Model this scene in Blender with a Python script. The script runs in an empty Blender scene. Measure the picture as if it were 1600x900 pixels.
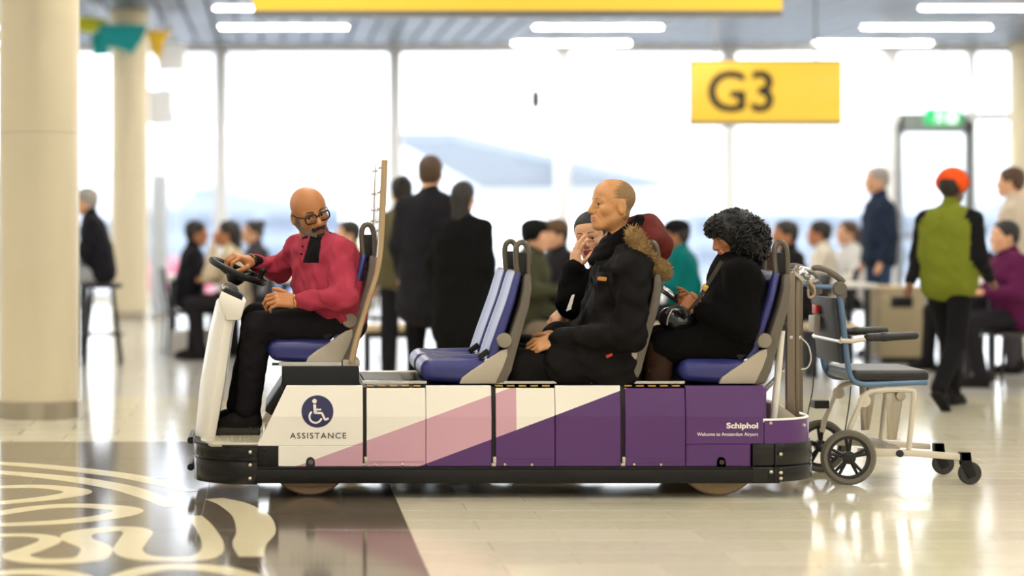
import bpy, bmesh, math, random
import numpy as np
from mathutils import Vector, Matrix

random.seed(7)
rng = np.random.default_rng(7)
scene = bpy.context.scene
COL = scene.collection

# ------------------------------------------------------------------ camera
F_PX = 3300.0          # focal length in pixels of a 1600 px wide frame
CAM_D = 10.0           # camera to near flank of the cart
CAM_H = 1.315
VX, VY = 430.0, 345.0  # vanishing point of the depth direction in the 1600x900 frame
CAM_X = (VX - 800.0) / 330.0
cam_data = bpy.data.cameras.new('camera')
cam_data.sensor_width = 36.0
cam_data.lens = F_PX / 1600.0 * 36.0
cam_data.shift_x = (800.0 - VX) / 1600.0
cam_data.shift_y = -(450.0 - VY) / 1600.0
cam_data.clip_end = 1000
cam_data.dof.use_dof = True
cam_data.dof.focus_distance = 10.3
cam_data.dof.aperture_fstop = 0.95
cam = bpy.data.objects.new('camera', cam_data)
COL.objects.link(cam)
cam.location = (CAM_X, -CAM_D, CAM_H)
cam.rotation_euler = (math.pi / 2, 0, 0)
scene.camera = cam

# ------------------------------------------------------------------ sky: plain bright overcast
world = bpy.data.worlds.new('overcast_sky')
scene.world = world
world.use_nodes = True
wn = world.node_tree.nodes
wn['Background'].inputs[0].default_value = (0.90, 0.955, 1.0, 1)
wn['Background'].inputs[1].default_value = 4.0

# ------------------------------------------------------------------ exposure
scene.view_settings.view_transform = 'Standard'
scene.view_settings.look = 'None'
scene.view_settings.exposure = 0.25
scene.view_settings.gamma = 1.0
scene.view_settings.use_curve_mapping = False
LAMP_STRENGTH = 122.0
LAMP_COLOR = (1.0, 0.925, 0.81)
try:
    scene.cycles.use_denoising = True
    scene.cycles.max_bounces = 6
    scene.cycles.diffuse_bounces = 3
    scene.cycles.glossy_bounces = 3
    scene.cycles.sample_clamp_indirect = 6.0
except Exception:
    pass


def W(px, py, Y=0.0):
    """point of the place at depth Y that the photograph shows at (px, py)"""
    d = CAM_D + Y
    return np.array([CAM_X + (px - VX) * d / F_PX, Y, CAM_H - (py - VY) * d / F_PX])


def ground(px, py, z=0.0):
    d = (CAM_H - z) * F_PX / (py - VY)
    return np.array([CAM_X + (px - VX) * d / F_PX, d - CAM_D, z])


# ------------------------------------------------------------------ materials
def lin(c):
    out = []
    for v in c:
        v = v / 255.0
        out.append(v / 12.92 if v <= 0.04045 else ((v + 0.055) / 1.055) ** 2.4)
    return out


def mat(name, rgb, rough=0.5, metal=0.0, var=0.0, vscale=8.0, bump=0.0, bscale=40.0, spec=0.5, coat=0.0,
        emit=0.0, stretch=None, sheen=0.0):
    m = bpy.data.materials.new(name)
    m.use_nodes = True
    nt = m.node_tree
    b = nt.nodes['Principled BSDF']
    c = lin(rgb)
    b.inputs['Base Color'].default_value = (*c, 1)
    b.inputs['Roughness'].default_value = rough
    b.inputs['Metallic'].default_value = metal
    b.inputs['Specular IOR Level'].default_value = spec
    if coat:
        b.inputs['Coat Weight'].default_value = coat
        b.inputs['Coat Roughness'].default_value = 0.08
    if sheen:
        b.inputs['Sheen Weight'].default_value = sheen
    if emit:
        b.inputs['Emission Color'].default_value = (*c, 1)
        b.inputs['Emission Strength'].default_value = emit
    tc = nt.nodes.new('ShaderNodeTexCoord')
    src = tc.outputs['Object']
    if stretch:
        mp = nt.nodes.new('ShaderNodeMapping')
        mp.inputs['Scale'].default_value = stretch
        nt.links.new(src, mp.inputs['Vector'])
        src = mp.outputs['Vector']
    if var:
        n = nt.nodes.new('ShaderNodeTexNoise')
        n.inputs['Scale'].default_value = vscale
        n.inputs['Detail'].default_value = 4
        nt.links.new(src, n.inputs['Vector'])
        r = nt.nodes.new('ShaderNodeMix')
        r.data_type = 'RGBA'
        r.inputs[6].default_value = (*[max(0, v * (1 - var)) for v in c], 1)
        r.inputs[7].default_value = (*[min(1, v * (1 + var)) for v in c], 1)
        nt.links.new(n.outputs['Fac'], r.inputs[0])
        nt.links.new(r.outputs[2], b.inputs['Base Color'])
    if bump:
        n2 = nt.nodes.new('ShaderNodeTexNoise')
        n2.inputs['Scale'].default_value = bscale
        n2.inputs['Detail'].default_value = 3
        nt.links.new(src, n2.inputs['Vector'])
        bp = nt.nodes.new('ShaderNodeBump')
        bp.inputs['Strength'].default_value = bump
        bp.inputs['Distance'].default_value = 0.01
        nt.links.new(n2.outputs['Fac'], bp.inputs['Height'])
        nt.links.new(bp.outputs['Normal'], b.inputs['Normal'])
    return m


def glass_mat(name, tint=(1, 1, 1), gloss=0.06):
    m = bpy.data.materials.new(name)
    m.use_nodes = True
    nt = m.node_tree
    nt.nodes.clear()
    o = nt.nodes.new('ShaderNodeOutputMaterial')
    t = nt.nodes.new('ShaderNodeBsdfTransparent')
    t.inputs[0].default_value = (*tint, 1)
    g = nt.nodes.new('ShaderNodeBsdfGlossy')
    g.inputs['Roughness'].default_value = 0.02
    mx = nt.nodes.new('ShaderNodeMixShader')
    mx.inputs[0].default_value = gloss
    nt.links.new(t.outputs[0], mx.inputs[1])
    nt.links.new(g.outputs[0], mx.inputs[2])
    nt.links.new(mx.outputs[0], o.inputs[0])
    return m


# ------------------------------------------------------------------ objects
ORG = {}


def tag(o, label=None, cat=None, group=None, kind=None):
    if label: o['label'] = label
    if cat: o['category'] = cat
    if group: o['group'] = group
    if kind: o['kind'] = kind
    return o


def thing(name, label, cat, org=(0, 0, 0), group=None):
    o = bpy.data.objects.new(name, None)
    o.empty_display_size = 0.1
    COL.objects.link(o)
    o.location = org
    ORG[o.name] = np.array(org, float)
    return tag(o, label, cat, group)


def mesh_obj(name, V, Fc, mats, parent=None, smooth=35, midx=None, me=None):
    org = ORG[parent.name] if parent is not None else np.zeros(3)
    if me is None:
        me = bpy.data.meshes.new(name)
        V = np.asarray(V, float) - org
        me.from_pydata(V.tolist(), [], Fc if isinstance(Fc, list) else Fc.tolist())
        if not isinstance(mats, (list, tuple)):
            mats = [mats]
        for m in mats:
            me.materials.append(m)
        if midx is not None:
            me.polygons.foreach_set('material_index', np.asarray(midx, dtype=np.int32))
        if smooth is not None:
            me.polygons.foreach_set('use_smooth', [True] * len(me.polygons))
            if smooth < 180:
                me.set_sharp_from_angle(angle=math.radians(smooth))
        me.update()
    o = bpy.data.objects.new(name, me)
    COL.objects.link(o)
    if parent is not None:
        o.parent = parent
    ORG[o.name] = org
    return o


def unit(v):
    v = np.asarray(v, float)
    return v / (np.linalg.norm(v) + 1e-12)


class B:
    """collects shapes, then links them as one mesh object"""

    def __init__(self):
        self.V, self.F, self.M = [], [], []
        self.m = 0

    def raw(self, v, f):
        o = len(self.V)
        self.V.extend([tuple(map(float, p)) for p in v])
        for q in f:
            self.F.append([i + o for i in q])
            self.M.append(self.m)
        return self

    def box(self, x0, x1, y0, y1, z0, z1):
        x0, x1 = min(x0, x1), max(x0, x1)
        y0, y1 = min(y0, y1), max(y0, y1)
        z0, z1 = min(z0, z1), max(z0, z1)
        v = [(x0, y0, z0), (x1, y0, z0), (x1, y1, z0), (x0, y1, z0), (x0, y0, z1), (x1, y0, z1), (x1, y1, z1), (x0, y1, z1)]
        return self.raw(v, [(0, 3, 2, 1), (4, 5, 6, 7), (0, 1, 5, 4), (1, 2, 6, 5), (2, 3, 7, 6), (3, 0, 4, 7)])

    def obox(self, c, R, s):
        """oriented box: centre, 3 column axes, full sizes"""
        c = np.asarray(c); R = np.asarray(R, float); h = np.asarray(s, float) / 2
        v = []
        for k in ((-1, -1, -1), (1, -1, -1), (1, 1, -1), (-1, 1, -1), (-1, -1, 1), (1, -1, 1), (1, 1, 1), (-1, 1, 1)):
            v.append(c + R @ (np.array(k) * h))
        return self.raw(v, [(0, 3, 2, 1), (4, 5, 6, 7), (0, 1, 5, 4), (1, 2, 6, 5), (2, 3, 7, 6), (3, 0, 4, 7)])

    def prism(self, poly, y0, y1):
        """outline in x,z pushed along y"""
        a = sum(poly[i][0] * poly[(i + 1) % len(poly)][1] - poly[(i + 1) % len(poly)][0] * poly[i][1] for i in range(len(poly)))
        if a < 0: poly = poly[::-1]
        n = len(poly)
        v = [(x, y0, z) for x, z in poly] + [(x, y1, z) for x, z in poly]
        f = [tuple(range(n)), tuple(range(2 * n - 1, n - 1, -1))]
        f += [((i + 1) % n, i, n + i, n + (i + 1) % n) for i in range(n)]
        return self.raw(v, f)

    def prism_z(self, poly, z0, z1):
        a = sum(poly[i][0] * poly[(i + 1) % len(poly)][1] - poly[(i + 1) % len(poly)][0] * poly[i][1] for i in range(len(poly)))
        if a < 0: poly = poly[::-1]
        n = len(poly)
        v = [(x, y, z0) for x, y in poly] + [(x, y, z1) for x, y in poly]
        f = [tuple(range(n - 1, -1, -1)), tuple(range(n, 2 * n))]
        f += [(i, (i + 1) % n, n + (i + 1) % n, n + i) for i in range(n)]
        return self.raw(v, f)

    def tube(self, pts, r, n=10, closed=False, sx=1.0, up=None):
        pts = [np.asarray(p, float) for p in pts]
        rs = r if isinstance(r, (list, tuple)) else [r] * len(pts)
        m = len(pts)
        tang = []
        for i in range(m):
            a = pts[(i - 1) % m] if (closed or i > 0) else pts[i]
            b = pts[(i + 1) % m] if (closed or i < m - 1) else pts[i]
            tang.append(unit(b - a))
        ref = np.array(up, float) if up is not None else (np.array([0, 1.0, 0]) if abs(tang[0][1]) < 0.9 else np.array([1.0, 0, 0]))
        u = unit(ref - tang[0] * np.dot(ref, tang[0]))
        v = []
        for i in range(m):
            t = tang[i]
            u = unit(u - t * np.dot(u, t))
            w = np.cross(t, u)
            for k in range(n):
                a = 2 * math.pi * k / n
                v.append(pts[i] + rs[i] * (u * math.cos(a) * sx + w * math.sin(a)))
        f = []
        mm = m if closed else m - 1
        for i in range(mm):
            j = (i + 1) % m
            for k in range(n):
                l = (k + 1) % n
                f.append((i * n + k, i * n + l, j * n + l, j * n + k))
        if not closed:
            f.append(tuple(range(n - 1, -1, -1)))
            f.append(tuple((m - 1) * n + k for k in range(n)))
        return self.raw(v, f)

    def lathe(self, c, axis, prof, n=32):
        """profile of (radius, height along axis); closed with caps when the radius is 0"""
        c = np.asarray(c, float); ax = unit(axis)
        ref = np.array([0, 0, 1.0]) if abs(ax[2]) < 0.9 else np.array([1.0, 0, 0])
        u = unit(np.cross(ref, ax)); w = np.cross(ax, u)
        v = []
        for (r, h) in prof:
            for k in range(n):
                a = 2 * math.pi * k / n
                v.append(c + ax * h + r * (u * math.cos(a) + w * math.sin(a)))
        f = []
        for i in range(len(prof) - 1):
            for k in range(n):
                l = (k + 1) % n
                f.append((i * n + k, i * n + l, (i + 1) * n + l, (i + 1) * n + k))
        f.append(tuple(range(n - 1, -1, -1)))
        f.append(tuple((len(prof) - 1) * n + k for k in range(n)))
        return self.raw(v, f)

    def ball(self, c, r, nu=14, nv=9):
        r = np.array([r, r, r]) if np.isscalar(r) else np.asarray(r, float)
        c = np.asarray(c, float)
        v = [c - r * np.array([0, 0, 1])]
        for i in range(1, nv):
            t = -math.pi / 2 + math.pi * i / nv
            for k in range(nu):
                a = 2 * math.pi * k / nu
                v.append(c + r * np.array([math.cos(t) * math.cos(a), math.cos(t) * math.sin(a), math.sin(t)]))
        v.append(c + r * np.array([0, 0, 1]))
        f = [(0, 1 + (k + 1) % nu, 1 + k) for k in range(nu)]
        for i in range(nv - 2):
            for k in range(nu):
                l = (k + 1) % nu
                a = 1 + i * nu
                f.append((a + k, a + l, a + nu + l, a + nu + k))
        a = 1 + (nv - 2) * nu
        f += [(a + k, a + (k + 1) % nu, len(v) - 1) for k in range(nu)]
        return self.raw(v, f)

    def build(self, name, mats, parent=None, bevel=0.0, seg=2, smooth=35):
        if bevel > 0:
            bm = bmesh.new()
            vs = [bm.verts.new(p) for p in self.V]
            for q, mi in zip(self.F, self.M):
                try:
                    fc = bm.faces.new([vs[i] for i in q])
                    fc.material_index = mi
                except ValueError:
                    pass
            bm.normal_update()
            ed = [e for e in bm.edges if len(e.link_faces) == 2 and e.calc_face_angle(0) > math.radians(32)]
            bmesh.ops.bevel(bm, geom=ed, offset=bevel, segments=seg, affect='EDGES', profile=0.5, clamp_overlap=True)
            bm.verts.index_update()
            V = [tuple(v.co) for v in bm.verts]
            Fc = [[v.index for v in f.verts] for f in bm.faces]
            M = [f.material_index for f in bm.faces]
            bm.free()
        else:
            V, Fc, M = self.V, self.F, self.M
        return mesh_obj(name, V, Fc, mats, parent, smooth, midx=M if any(M) else None)


def smooth_path(pts, n=6, closed=False):
    """Catmull-Rom through the points"""
    P = [np.asarray(p, float) for p in pts]
    m = len(P)
    out = []
    for i in range(m if closed else m - 1):
        p0 = P[(i - 1) % m] if (closed or i > 0) else 2 * P[0] - P[1]
        p1 = P[i]; p2 = P[(i + 1) % m]
        p3 = P[(i + 2) % m] if (closed or i + 2 < m) else 2 * P[-1] - P[-2]
        for k in range(n):
            t = k / n
            out.append(0.5 * ((2 * p1) + (-p0 + p2) * t + (2 * p0 - 5 * p1 + 4 * p2 - p3) * t * t + (-p0 + 3 * p1 - 3 * p2 + p3) * t ** 3))
    if not closed: out.append(P[-1])
    return out


def copy_tree(o, parent=None, delta=None, label=None, deep=True):
    c = o.copy()
    COL.objects.link(c)
    ORG[c.name] = ORG.get(o.name, np.zeros(3))
    if parent is not None:
        c.parent = parent
    if delta is not None:
        c.location = np.array(o.location) + np.asarray(delta)
    if label: c['label'] = label
    if deep:
        for ch in list(o.children):
            copy_tree(ch, c)
    return c


# ------------------------------------------------------------------ continuous surfaces from blended volumes
class SDF:
    def __init__(self, res=0.006):
        self.res = res; self.P = []; self.disp = None

    def rc(self, a, b, ra, rb=None, k=0.02, m=0, op=1):
        a = np.asarray(a, float); b = np.asarray(b, float)
        rb = ra if rb is None else rb
        r = max(ra, rb)
        self.P.append(('rc', (a, b, ra, rb), np.minimum(a, b) - r, np.maximum(a, b) + r, k, m, op))
        return self

    def chain(self, pts, rs, k=0.02, m=0):
        for i in range(len(pts) - 1):
            self.rc(pts[i], pts[i + 1], rs[i], rs[i + 1], k, m)
        return self

    def ell(self, c, r, R=None, k=0.02, m=0, op=1):
        c = np.asarray(c, float); r = np.asarray(r, float)
        R = np.eye(3) if R is None else np.asarray(R, float)
        e = np.abs(R) @ r
        self.P.append(('el', (c, r, R), c - e, c + e, k, m, op))
        return self

    def bx(self, c, h, rr, R=None, k=0.01, m=0, op=1):
        c = np.asarray(c, float); h = np.asarray(h, float)
        R = np.eye(3) if R is None else np.asarray(R, float)
        e = np.abs(R) @ h
        self.P.append(('bx', (c, h, R, rr), c - e, c + e, k, m, op))
        return self

    def mesh(self):
        res = self.res
        lo = np.min([p[2] for p in self.P if p[6] > 0], axis=0) - 0.03 - 2 * res
        hi = np.max([p[3] for p in self.P if p[6] > 0], axis=0) + 0.03 + 2 * res
        n = np.ceil((hi - lo) / res).astype(int) + 1
        D = np.full(n, 0.12, np.float32)
        MD = np.full(n, 9.0, np.float32)
        MI = np.zeros(n, np.int8)
        ax = [lo[i] + res * np.arange(n[i]) for i in range(3)]
        for typ, a, bl, bh, k, m, op in self.P:
            i0 = np.maximum(np.floor((bl - lo - k - 3 * res) / res).astype(int), 0)
            i1 = np.minimum(np.ceil((bh - lo + k + 3 * res) / res).astype(int) + 1, n)
            if np.any(i1 <= i0): continue
            sl = tuple(slice(i0[q], i1[q]) for q in range(3))
            X = ax[0][sl[0]][:, None, None]; Y = ax[1][sl[1]][None, :, None]; Z = ax[2][sl[2]][None, None, :]
            if typ == 'rc':
                A, Bp, ra, rb = a
                ba = Bp - A; l2 = float(ba @ ba) + 1e-12
                t = np.clip(((X - A[0]) * ba[0] + (Y - A[1]) * ba[1] + (Z - A[2]) * ba[2]) / l2, 0, 1)
                d = np.sqrt((X - A[0] - t * ba[0]) ** 2 + (Y - A[1] - t * ba[1]) ** 2 + (Z - A[2] - t * ba[2]) ** 2) - (ra + t * (rb - ra))
            elif typ == 'el':
                c, r, R = a
                dx, dy, dz = X - c[0], Y - c[1], Z - c[2]
                u = [(dx * R[0, q] + dy * R[1, q] + dz * R[2, q]) / r[q] for q in range(3)]
                k0 = np.sqrt(u[0] ** 2 + u[1] ** 2 + u[2] ** 2)
                k1 = np.sqrt((u[0] / r[0]) ** 2 + (u[1] / r[1]) ** 2 + (u[2] / r[2]) ** 2) + 1e-9
                d = k0 * (k0 - 1) / k1
            else:
                c, h, R, rr = a
                dx, dy, dz = X - c[0], Y - c[1], Z - c[2]
                q = [np.abs(dx * R[0, j] + dy * R[1, j] + dz * R[2, j]) - (h[j] - rr) for j in range(3)]
                d = np.sqrt(np.maximum(q[0], 0) ** 2 + np.maximum(q[1], 0) ** 2 + np.maximum(q[2], 0) ** 2) \
                    + np.minimum(np.maximum(q[0], np.maximum(q[1], q[2])), 0) - rr
            d = d.astype(np.float32)
            C = D[sl]
            if op > 0:
                h = np.maximum(k - np.abs(C - d), 0) / max(k, 1e-6)
                D[sl] = np.minimum(C, d) - h * h * k * 0.25
                w = d < MD[sl]
                MD[sl] = np.where(w, d, MD[sl])
                MI[sl] = np.where(w, m, MI[sl])
            else:
                h = np.maximum(k - np.abs(C + d), 0) / max(k, 1e-6)
                D[sl] = np.maximum(C, -d) + h * h * k * 0.25
        if self.disp is not None:
            D = D + self.disp(ax[0][:, None, None], ax[1][None, :, None], ax[2][None, None, :]).astype(np.float32)
        # surface nets
        ins = D < 0
        cnt = np.zeros(n - 1, np.int8)
        for i in (0, 1):
            for j in (0, 1):
                for l in (0, 1):
                    cnt += ins[i:n[0] - 1 + i, j:n[1] - 1 + j, l:n[2] - 1 + l]
        act = (cnt > 0) & (cnt < 8)
        idx = np.argwhere(act)
        vid = np.full(n - 1, -1, np.int64)
        vid[act] = np.arange(len(idx))
        c8 = {}
        for i in (0, 1):
            for j in (0, 1):
                for l in (0, 1):
                    c8[i, j, l] = D[idx[:, 0] + i, idx[:, 1] + j, idx[:, 2] + l].astype(float)
        acc = np.zeros((len(idx), 3)); wt = np.zeros(len(idx))
        ks = list(c8)
        for a in ks:
            for b in ks:
                if a < b and sum(abs(p - q) for p, q in zip(a, b)) == 1:
                    da, db = c8[a], c8[b]
                    cr = (da < 0) != (db < 0)
                    t = np.where(cr, da / np.where(cr, da - db, 1), 0)
                    p = np.array(a)[None] + t[:, None] * (np.array(b) - np.array(a))[None]
                    acc += np.where(cr[:, None], p, 0); wt += cr
        V = lo + res * (idx + acc / wt[:, None])
        mi = MI[idx[:, 0], idx[:, 1], idx[:, 2]]
        Fs = []
        for axis in range(3):
            o = [(1, 2), (2, 0), (0, 1)][axis]
            s0 = [slice(1, n[q] - 1) for q in range(3)]; s1 = list(s0)
            s0[axis] = slice(0, n[axis] - 1); s1[axis] = slice(1, n[axis])
            a = ins[tuple(s0)]; b = ins[tuple(s1)]
            e = np.argwhere(a != b)
            if len(e) == 0: continue
            flip = a[a != b]
            base = e.copy()
            for q in range(3):
                if q != axis: base[:, q] += 1
            q4 = []
            for du, dv in ((0, 0), (-1, 0), (-1, -1), (0, -1)):
                p = base.copy(); p[:, o[0]] += du; p[:, o[1]] += dv
                q4.append(vid[p[:, 0], p[:, 1], p[:, 2]])
            q4 = np.stack(q4, 1)
            q4 = np.where(flip[:, None], q4, q4[:, ::-1])
            Fs.append(q4)
        Fc = np.concatenate(Fs)
        Fc = Fc[(Fc >= 0).all(1)]
        return V, Fc, mi[Fc[:, 0]]


def join(parts):
    V, Fc, M = [], [], []
    o = 0
    for v, f, m in parts:
        V.append(v); Fc.append(np.asarray(f) + o); M.append(m)
        o += len(v)
    return np.concatenate(V), np.concatenate(Fc), np.concatenate(M)


def text_mesh(body, size, bold=0.0, extrude=0.0, spacing=1.0, align='LEFT'):
    cu = bpy.data.curves.new('lettering', 'FONT')
    cu.body = body; cu.size = size; cu.offset = bold; cu.extrude = extrude
    cu.space_character = spacing; cu.align_x = align; cu.resolution_u = 4
    ob = bpy.data.objects.new('lettering_tmp', cu)
    COL.objects.link(ob)
    dg = bpy.context.evaluated_depsgraph_get()
    me = bpy.data.meshes.new_from_object(ob.evaluated_get(dg))
    V = np.array([v.co[:] for v in me.vertices]); Fc = [list(p.vertices) for p in me.polygons]
    bpy.data.objects.remove(ob); bpy.data.curves.remove(cu); bpy.data.meshes.remove(me)
    return V, Fc
# ================================================================== materials of the place
def tile_mat(name, rgb, rough, var=0.10, joints=None, spec=0.5):
    m = mat(name, rgb, rough, var=0.0, spec=spec)
    nt = m.node_tree; b = nt.nodes['Principled BSDF']
    oi = nt.nodes.new('ShaderNodeObjectInfo')
    tc = nt.nodes.new('ShaderNodeTexCoord')
    n = nt.nodes.new('ShaderNodeTexNoise'); n.inputs['Scale'].default_value = 14; n.inputs['Detail'].default_value = 5
    nt.links.new(tc.outputs['Object'], n.inputs['Vector'])
    ad = nt.nodes.new('ShaderNodeMath'); ad.operation = 'MULTIPLY_ADD'
    nt.links.new(oi.outputs['Random'], ad.inputs[0]); ad.inputs[1].default_value = 0.6
    nt.links.new(n.outputs['Fac'], ad.inputs[2])
    c = lin(rgb)
    mx = nt.nodes.new('ShaderNodeMix'); mx.data_type = 'RGBA'
    mx.inputs[6].default_value = (*[v * (1 - var) for v in c], 1); mx.inputs[7].default_value = (*[min(1, v * (1 + var)) for v in c], 1)
    nt.links.new(ad.outputs[0], mx.inputs[0])
    out = mx.outputs[2]
    if joints:
        br = nt.nodes.new('ShaderNodeTexBrick')
        br.offset = 0.5
        br.inputs['Scale'].default_value = 1.0
        br.inputs['Brick Width'].default_value = joints[0]; br.inputs['Row Height'].default_value = joints[1]
        br.inputs['Mortar Size'].default_value = 0.004
        br.inputs['Color1'].default_value = (1, 1, 1, 1); br.inputs['Color2'].default_value = (0.93, 0.93, 0.93, 1)
        br.inputs['Mortar'].default_value = (0.45, 0.43, 0.4, 1)
        nt.links.new(tc.outputs['Object'], br.inputs['Vector'])
        ml = nt.nodes.new('ShaderNodeMix'); ml.data_type = 'RGBA'; ml.blend_type = 'MULTIPLY'; ml.inputs[0].default_value = 1
        nt.links.new(out, ml.inputs[6]); nt.links.new(br.outputs['Color'], ml.inputs[7])
        out = ml.outputs[2]
    nt.links.new(out, b.inputs['Base Color'])
    return m


M_CREAM = tile_mat('cream_stone_tile', (214, 207, 182), 0.13)
M_CREAM_FAR = tile_mat('cream_stone_tile_field', (214, 207, 182), 0.13, joints=(0.6, 0.3))
M_GREIGE = tile_mat('grey_stone_floor', (190, 187, 180), 0.15, joints=(0.9, 0.9))
M_DARK = tile_mat('dark_brown_stone', (92, 82, 68), 0.11, var=0.14)
M_INLAY = mat('cream_inlay', (224, 212, 176), 0.14, var=0.05)
M_JOINT = mat('tile_joint', (150, 142, 124), 0.5)
M_WHITE = mat('painted_white', (226, 224, 216), 0.55, var=0.03)
M_MULL = mat('white_aluminium', (232, 234, 238), 0.4)
M_DOORGREY = mat('grey_door_frame', (120, 124, 128), 0.4)
M_COLUMN = mat('beige_column_coating', (208, 197, 168), 0.38, var=0.04, vscale=2.0)
M_STEEL = mat('brushed_steel', (176, 168, 152), 0.3, metal=0.9, var=0.08, stretch=(1, 1, 30))
M_CEILP = mat('grey_metal_ceiling_panel', (92, 101, 114), 0.42, metal=0.1, var=0.12, vscale=1.5)
M_CEILD = mat('dark_ceiling_void', (30, 30, 32), 0.9)
M_LAMP = mat('lamp_diffuser', (255, 244, 222), 0.4)
_b = M_LAMP.node_tree.nodes['Principled BSDF']
_b.inputs['Emission Color'].default_value = (*LAMP_COLOR, 1)
_b.inputs['Emission Strength'].default_value = LAMP_STRENGTH
M_GLASS = glass_mat('window_glass')
M_YSIGN = mat('backlit_yellow', (150, 112, 20), 0.4)
_b = M_YSIGN.node_tree.nodes['Principled BSDF']
_b.inputs['Emission Color'].default_value = (*lin((255, 208, 72)), 1)
_b.inputs['Emission Strength'].default_value = 0.72
M_SIGNFRAME = mat('sign_frame_grey', (110, 112, 116), 0.4)
M_BLACK = mat('flat_black', (14, 13, 13), 0.5)
M_GREEN = mat('exit_green', (20, 170, 95), 0.4, emit=0.7)
M_WHITELIT = mat('exit_white', (240, 255, 245), 0.4, emit=0.8)

CEIL = 4.10
X0, X1, YF, YB = -16.0, 22.0, -14.0, 24.0

# ------------------------------------------------------------------ floor
floor = B().box(X0, X1, YF, YB, -0.12, -0.004).build('floor', M_JOINT, smooth=None)
tag(floor, 'glossy cream tiled concourse floor with dark inlaid patch', kind='structure')
TY0, TY1 = -2.72, 2.58       # depth range in which single tiles can be told apart
XD = -0.55                   # right edge of the dark inlaid patch
DX0 = -5.05
mb = B()
mb.box(X0, X1, 2.58, 5.8, -0.004, 0.0)
mb.box(X0, X1, YF, TY0, -0.004, 0.0)
mb.box(X0, DX0, TY0, 2.58, -0.004, 0.0)
mb.box(4.85, X1, TY0, 2.58, -0.004, 0.0)
o = mb.build('tile_field', M_CREAM_FAR, floor, smooth=None); o['kind'] = 'stuff'
o = B().box(X0, X1, 5.8, YB, -0.004, 0.0).build('cafe_paving', M_GREIGE, floor, smooth=None)
tile_me = None
r = 0
y = 2.58
while y - 0.3 >= TY0 - 0.05:
    x = XD + (0.0 if r % 2 == 0 else -0.3)
    while x < 4.85:
        xa, xb = max(x, XD), min(x + 0.6, 4.85)
        if xb - xa > 0.05:
            # keep the tiles the frame shows
            d = CAM_D + y - 0.15
            if xa < CAM_X + (1680 - VX) * d / F_PX:
                if tile_me is None or xb - xa < 0.599:
                    b_ = B().box(-(xb - xa) / 2 + 0.0008, (xb - xa) / 2 - 0.0008, -0.1475, 0.1475, -0.012, 0)
                    t = b_.build('floor_tile', M_CREAM, None, bevel=0.0006, seg=1)
                    if xb - xa >= 0.599: tile_me = t.data
                else:
                    t = mesh_obj('floor_tile', None, None, None, me=tile_me)
                t.parent = floor
                t.location = ((xa + xb) / 2, y - 0.15, 0)
            else:
                pass
        x += 0.6
    y -= 0.3; r += 1
slab_me = None
y = 2.58
while y > TY0 - 0.1:
    x = XD
    while x > DX0 + 0.1:
        if slab_me is None:
            t = B().box(-0.449, 0.449, -0.4475, 0.4475, -0.012, 0).build('dark_floor_slab', M_DARK, None, bevel=0.0006, seg=1)
            slab_me = t.data
        else:
            t = mesh_obj('dark_floor_slab', None, None, None, me=slab_me)
        t.parent = floor
        t.location = (x - 0.45, y - 0.45, 0)
        x -= 0.9
    y -= 0.9


def inlay(pix, w):
    """band of light stone let into the dark slabs along a line on the floor"""
    pts = smooth_path([ground(px, py)[:2] for px, py in pix], 8)
    n = len(pts)
    v, f = [], []
    for i in range(n):
        t = unit(pts[min(i + 1, n - 1)] - pts[max(i - 1, 0)])
        nn = np.array([-t[1], t[0]])
        ww = w * (0.55 + 0.45 * math.sin(math.pi * min(1, max(0, i / (n - 1)))))
        for z in (0.0008,):
            v.append((*(pts[i] + nn * ww / 2), z)); v.append((*(pts[i] - nn * ww / 2), z))
    for i in range(n - 1):
        f.append((2 * i, 2 * i + 1, 2 * i + 3, 2 * i + 2))
    a = np.array(v)
    v2 = [(p[0], p[1], -0.006) for p in v]
    m = len(v)
    f2 = [tuple(i + m for i in q[::-1]) for q in f]
    side = []
    for i in range(n - 1):
        side += [(2 * i, 2 * i + 2, 2 * i + 2 + m, 2 * i + m), (2 * i + 1, 2 * i + 1 + m, 2 * i + 3 + m, 2 * i + 3)]
    return mesh_obj('inlay_swirl', v + v2, f + f2 + side, M_INLAY, floor, smooth=None)


inlay([(-60, 720), (0, 724), (60, 728), (130, 735), (200, 744), (245, 754), (300, 768)], 0.15)
inlay([(-60, 733), (0, 738), (70, 744), (130, 751), (190, 762), (235, 776), (270, 792)], 0.16)
inlay([(-60, 762), (0, 761), (60, 760), (112, 765), (118, 771), (70, 779), (0, 786), (-60, 792)], 0.14)
inlay([(-60, 812), (0, 802), (60, 793), (120, 790), (180, 793), (200, 799), (165, 808), (90, 816), (0, 820), (-60, 821)], 0.14)
inlay([(-40, 838), (30, 836), (70, 839), (78, 846), (50, 858), (24, 868), (50, 876), (95, 877), (140, 872), (150, 856), (120, 842), (130, 832), (190, 826), (215, 831), (208, 845), (200, 860), (222, 871), (285, 874), (325, 867), (332, 848), (318, 822), (303, 806)], 0.13)
inlay([(335, 779), (365, 788), (392, 806), (400, 830), (390, 850), (392, 870)], 0.17)
inlay([(-40, 900), (30, 894), (80, 895), (120, 902), (130, 915)], 0.13)
inlay([(180, 912), (200, 898), (260, 886), (330, 888), (380, 898), (420, 912)], 0.13)

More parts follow.
